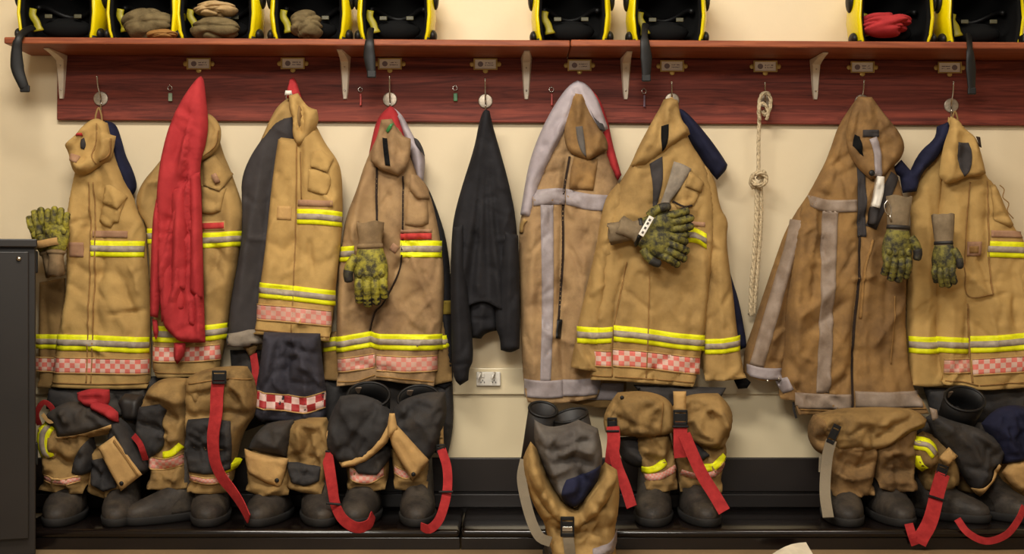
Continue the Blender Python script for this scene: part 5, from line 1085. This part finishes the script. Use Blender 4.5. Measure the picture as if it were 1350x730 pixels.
Cloth('waistband', tanB, [(690, 606), (702, 588), (712, 612), (726, 644), (744, 668), (762, 672), (782, 650), (800, 620), (815, 626), (804, 650), (786, 676), (760, 692), (738, 686), (716, 664), (700, 636)], T=.018, R=9, base=BL, off=.012, parent=t, wr=.006, g=4, folds=[F(716, 640, 708, 655, w=3, a=-.008), F(732, 664, 726, 678, w=3, a=-.008), F(780, 656, 790, 670, w=3, a=-.008), F(795, 636, 804, 648, w=3, a=-.008), F(766, 674, 768, 690, w=3, a=-.008)])
strap('brace_strap', [(692, 606, .56), (688, 630, .60), (693, 660, .63), (702, 690, .65), (712, 708, .66), (726, 714, .66)], 12, fabric('grey_webbing', rgb(140, 128, 108)), t, .003, .4)
buckle((748, 694, .69), 14, 22, t); strap('brace_strap', [(748, 700, .688), (750, 716, .69), (753, 745, .68)], 13, bpy.data.materials['grey_webbing'], t)
MB().box(W(748, 697, .694), (.026, .004, .012), None, .001).build('buckle_plate', steel, t, False)
on(BL, 'silver_tape', [(780, 728), (800, 722), (816, 712)], 18, silverB, BL.o, slope=True)
b6a = boot(0, 738, 'left boot in the slumped tan trousers, its dark top open above the grey liner', 0, d=.53, z0=0, top=.2, w=.9, s=.85, group='boots on the floor in the slumped trousers'); b6b = boot(0, 790, 'right boot in the slumped tan trousers, its dark top leaning right above the grey liner', 0, d=.53, z0=0, top=.2, w=.9, s=.85, group='boots on the floor in the slumped trousers')
boot_mouth(b6a, (716, 540, .43), .040, .036, .24, (.55, .15, 0), blackR, False)
boot_mouth(b6b, (752, 548, .42), .050, .045, .22, (.3, -.25, 0), blackR, False)

# ---- set 7
boot(0, 864, 'dusty boot, left one under the tan trousers with two red straps', -6); boot(0, 926, 'dusty boot, right one under the tan trousers with two red straps', 4)
t = root('trousers', 890, 640, .2, 'tan trousers bunched on boots with two broad red buckled straps', 'trousers', GT)
L1 = Cloth('leg', tanE, [(840, 570), (884, 570), (892, 600), (895, 622), (892, 644), (868, 647), (851, 643), (846, 620), (838, 600)], .12, .11, 18, [F(846, 590, 880, 600, w=5, a=.012), F(850, 634, 892, 634, w=4, a=.008), F(856, 575, 872, 600, w=4, a=-.014)], parent=t, wr=.014, opens=LE(644))
on(L1, 'reflective_stripe', [(846, 619), (862, 617), (878, 608)], 9, yellowM, L1.o); on(L1, 'checker_band', [(850, 628), (872, 625), (892, 616)], 8, checkF, L1.o)
KL = Cloth('knee_patch', darkP, [(818, 578), (846, 576), (852, 600), (878, 606), (870, 614), (844, 620), (824, 612), (816, 596)], .18, .05, 12, [F(824, 590, 850, 606, w=5, a=.010)], parent=t, wr=.008)
L2 = Cloth('leg', tanE, [(888, 570), (950, 572), (962, 590), (958, 612), (954, 630), (951, 648), (922, 652), (897, 648), (894, 620), (890, 600)], .12, .11, 18, [F(900, 590, 950, 585, w=5, a=-.012), F(898, 636, 950, 636, w=4, a=.010)], parent=t, wr=.012, opens=LE(648))
Cloth('knee_patch', darkP, [(890, 580), (912, 578), (934, 598), (926, 606), (905, 604)], T=.010, R=7, base=L2, off=.006, parent=t, wr=.006)
on(L2, 'reflective_stripe', [(922, 616), (940, 613), (956, 600)], 10, yellowM, L2.o); on(L2, 'checker_band', [(898, 622), (922, 627), (944, 621), (956, 610)], 8, checkF, L2.o)
U1 = Cloth('waist_fold', tanE, [(796, 556), (802, 538), (816, 519), (850, 516), (880, 524), (892, 540), (894, 570), (876, 578), (840, 578), (812, 577), (800, 572)], .15, .13, 22,
    [F(818, 530, 840, 560, 850, 576, w=6, a=.010), F(804, 552, 812, 572, w=5, a=-.014), F(816, 528, 810, 545, 822, 556, w=4, a=-.012), F(876, 530, 874, 570, w=5, a=-.010), F(850, 520, 868, 540, w=7, a=.008)], parent=t, wr=.010)
seam(U1, 874, 530, 872, 550, 870, 574)
U2 = Cloth('waist_fold', tanE, [(884, 545), (896, 528), (920, 520), (950, 520), (964, 534), (971, 552), (964, 580), (955, 596), (930, 592), (905, 582), (888, 574)], .15, .13, 22,
    [F(930, 535, 950, 545, 962, 570, w=5, a=.016), F(936, 540, 942, 556, w=5, a=-.020), F(912, 545, 924, 570, 950, 584, w=5, a=.014), F(906, 556, 916, 578, w=5, a=-.014), F(900, 540, 925, 530, w=4, a=-.010), F(915, 575, 945, 580, w=4, a=-.012)], parent=t, wr=.014)
Cloth('waist_back', darkP, [(836, 508), (900, 510), (960, 512), (950, 530), (890, 545), (850, 525)], .10, .09, 16, parent=t, wr=.008)
Cloth('strap_tab', tape, [(888, 516), (905, 516), (905, 543), (889, 543)], .29, .012, 4, parent=t, wr=.001, g=4, soft=0)
MB().ell(Vector(W(820, 524, .265)), (.006, .004, .006), 10, 6).build('snap', blackC, t)
buckle((897, 550, .305), 16, 18, t); buckle((807, 559, .27), 11, 16, t)
bar((897, 562, .31), 18, t); bar((808, 568, .285), 14, t)
strap('brace_strap', [(897, 556, .30), (897, 575, .315), (897, 590, .32), (898, 603, .32)], 18, redtape, t)
strap('brace_strap', [(902, 572, .325), (912, 596, .335), (926, 626, .35), (942, 652, .37), (955, 674, .395)], 16, redtape, t, .003, .1)
strap('brace_strap', [(808, 562, .28), (809, 580, .29), (807, 598, .30), (806, 612, .30)], 17, redtape, t)
strap('brace_strap', [(808, 590, .305), (814, 615, .32), (824, 640, .34), (833, 668, .37)], 14, redtape, t, .003, .3)

# ---- set 9
boot(0, 1117, 'broad dusty boot, left one under the soot-stained tan trousers', -3, w=1.02); boot(0, 1182, 'broad dusty boot, right one under the soot-stained tan trousers', 3)
t = root('trousers', 1145, 640, .2, 'sooty tan trousers over boots with a grey strap at the left', 'trousers', GT)
tanF = fabric('tan_trouser_sooty', rgb(150, 117, 74), rgb(120, 92, 58), dirt=rgb(58, 46, 34), damt=.85, dsc=9)
L1 = Cloth('leg', tanF, [(1096, 575), (1158, 580), (1160, 600), (1156, 625), (1152, 652), (1124, 655), (1095, 651), (1094, 620)], .13, .12, 20, [F(1100, 604, 1126, 616, 1154, 606, w=5, a=-.016), F(1100, 626, 1130, 630, 1152, 624, w=5, a=.010), F(1100, 590, 1140, 600, w=6, a=.012)], parent=t, wr=.012, opens=LE(651))
L2 = Cloth('leg', tanF, [(1152, 590), (1190, 560), (1212, 560), (1212, 600), (1208, 620), (1206, 644), (1180, 648), (1158, 642), (1154, 615)], .13, .12, 20, [F(1160, 600, 1180, 594, 1206, 600, w=5, a=.014), F(1158, 620, 1206, 618, w=5, a=-.012), F(1158, 634, 1206, 634, w=4, a=.008)], parent=t, wr=.012, opens=LE(643))
Ub = Cloth('waist_fold', tanE, [(1072, 562), (1080, 548), (1110, 540), (1160, 538), (1210, 540), (1226, 552), (1222, 566), (1198, 576), (1172, 592), (1158, 597), (1130, 596), (1103, 594), (1096, 582)], .15, .135, 24,
    [F(1108, 560, 1130, 580, 1150, 592, w=8, a=.010), F(1220, 552, 1190, 566, 1160, 590, w=5, a=.014), F(1210, 548, 1180, 560, 1150, 582, w=4, a=-.014), F(1104, 556, 1112, 588, w=5, a=-.012), F(1180, 545, 1150, 560, w=6, a=-.008)], parent=t, wr=.010)
Cloth('side_bulge', tanF, [(1068, 562), (1076, 548), (1092, 548), (1102, 562), (1100, 590), (1090, 602), (1078, 596), (1069, 580)], .17, .10, 16, [F(1074, 575, 1098, 585, w=5, a=-.012), F(1080, 555, 1094, 568, w=4, a=.010)], parent=t, wr=.010)
buckle((1099, 572, .29), 9, 24, t, 25); strap('brace_strap', [(1096, 580, .29), (1091, 600, .29), (1088, 630, .30), (1088, 655, .33), (1092, 682, .38)], 14, bpy.data.materials['grey_webbing'], t, .003, .2); strap('brace_strap', [(1084, 600, .27), (1083, 622, .27)], 8, bpy.data.materials['grey_webbing'], t)

# ---- set 10
b10 = boot(0, 1254, 'dark boot behind the long red strap near the right edge, its black top open', 40, d=.2); boot(0, 1328, 'dark boot at the right edge under folded charcoal cloth', 30, d=.2)
t = root('trousers', 1275, 640, .2, 'charcoal trousers folded over with a hanging red strap, right edge', 'trousers', GT)
L1 = Cloth('leg', tanE, [(1206, 580), (1222, 570), (1250, 580), (1268, 610), (1268, 640), (1250, 655), (1222, 648), (1212, 620)], .13, .10, 18, [F(1220, 620, 1250, 636, w=6, a=-.012), F(1214, 600, 1230, 640, w=5, a=.01)], parent=t, wr=.012)
Lr = Cloth('leg', tanE, [(1262, 600), (1300, 610), (1340, 600), (1366, 620), (1366, 660), (1300, 664), (1270, 650)], .10, .08, 18, parent=t, wr=.012)
Yp = Cloth('side_panel', tanE, [(1207, 582), (1216, 574), (1230, 578), (1240, 592), (1240, 612), (1228, 622), (1214, 616), (1208, 600)], .245, .05, 12, parent=t, wr=.005)
stripe(Yp, [(1206, 584), (1222, 586), (1233, 598)], 17, slope=False); on(Yp, 'reflective_stripe', [(1209, 602), (1214, 614), (1222, 620)], 8, yellowM, Yp.o)
DF = Cloth('folded_front', darkP, [(1226, 552), (1236, 546), (1260, 556), (1290, 564), (1316, 574), (1330, 596), (1324, 614), (1312, 634), (1296, 655), (1286, 646), (1270, 622), (1256, 600), (1238, 580)], .16, .12, 22,
    [F(1244, 560, 1280, 590, 1304, 640, w=7, a=.012), F(1262, 560, 1300, 590, 1316, 612, w=6, a=-.012), F(1236, 562, 1262, 600, w=6, a=-.008), F(1276, 566, 1316, 590, w=5, a=.008)], parent=t, wr=.009)
Cloth('tan_binding', tape, [(1285, 645), (1296, 641), (1308, 628), (1316, 611), (1322, 616), (1320, 632), (1308, 646), (1297, 657), (1290, 652)], T=.010, R=5, base=DF, off=.012, parent=t, wr=.002, g=4, soft=1)
Cloth('tan_tab', tape, [(1239, 604), (1253, 590), (1265, 602), (1250, 617)], .27, .02, 4, parent=t, wr=.002, g=4, soft=0)
Cloth('tan_flap', tape, [(1324, 624), (1336, 608), (1362, 606), (1362, 640), (1350, 650), (1336, 640)], .24, .03, 6, parent=t, wr=.004, g=4)
buckle((1242, 620, .29), 12, 14, t, 18)
strap('brace_strap', [(1243, 624, .29), (1236, 648, .31), (1229, 678, .36), (1223, 694, .402), (1216, 706, .414), (1211, 716, .414)], 19, redtape, t, .003, .1); strap('brace_strap', [(1207, 718, .412), (1202, 704, .412), (1198, 690, .40)], 11, redtape, t); bar((1234, 656, .33), 21, t, 18)
strap('brace_strap', [(1262, 684, .39), (1276, 702, .413), (1300, 713, .415), (1326, 705, .415), (1342, 686, .405), (1350, 668, .37)], 9, redtape, t, .003, .3)
Cloth('waist_back', darkP, [(1222, 512), (1360, 512), (1362, 560), (1300, 572), (1236, 556)], .08, .05, 14, parent=t, wr=.01)
Cloth('label_tag', silverD, [(1226, 537), (1236, 540), (1238, 554), (1230, 554)], .26, .006, 3, parent=t, g=3, wr=0)
boot_mouth(b10, (1272, 526, .20), .060, .050, .13, (.75, 0, .1), blackC)
t = root('navy_cloth', 1330, 580, .2, 'navy cloth hanging low at the right edge over tan trousers', 'cloth')
Cloth('body', cottonN, [(1300, 560), (1318, 540), (1345, 534), (1368, 540), (1368, 606), (1345, 612), (1328, 614), (1316, 590)], .22, .06, 14, [F(1316, 560, 1340, 600, w=5, a=.010), F(1340, 545, 1350, 600, w=5, a=-.01)], parent=t, wr=.010)

for tt_, pts_ in (('trousers.001', [(165, 500), (250, 492), (345, 480), (348, 560), (300, 572), (172, 572)]), ('trousers.002', [(300, 462), (342, 462), (346, 560), (320, 570), (306, 540)]), ('trousers.003', [(418, 494), (500, 496), (596, 506), (598, 560), (590, 600), (480, 590), (420, 585)])):
    Cloth('waist_back', darkP, pts_, .045, .05, 14, parent=bpy.data.objects[tt_], wr=.01)
# paper on the floor
paper = plain('white_paper', rgb(226, 214, 190), .8)
c = Vector(W(1028, 736, .45)); c.z = .0
v = []; n = 6
for i in range(n):
    for j in range(n): 
        u, w_ = i/(n-1), j/(n-1); v.append(Vector((c.x-.035+.10*u+.02*w_, -.50-.09*w_+.02*u, .004+.030*u*(1-w_)+.010*math.sin(3*u+2*w_))))
m = MB(); m.add(v, [(i*n+j, i*n+j+1, (i+1)*n+j+1, (i+1)*n+j) for i in range(n-1) for j in range(n-1)])
o = m.build('paper', paper, None, False); tag(o, 'crumpled scrap of white paper on the floor before the bench', 'paper')
sm = o.modifiers.new('thickness', 'SOLIDIFY'); sm.thickness = .0006
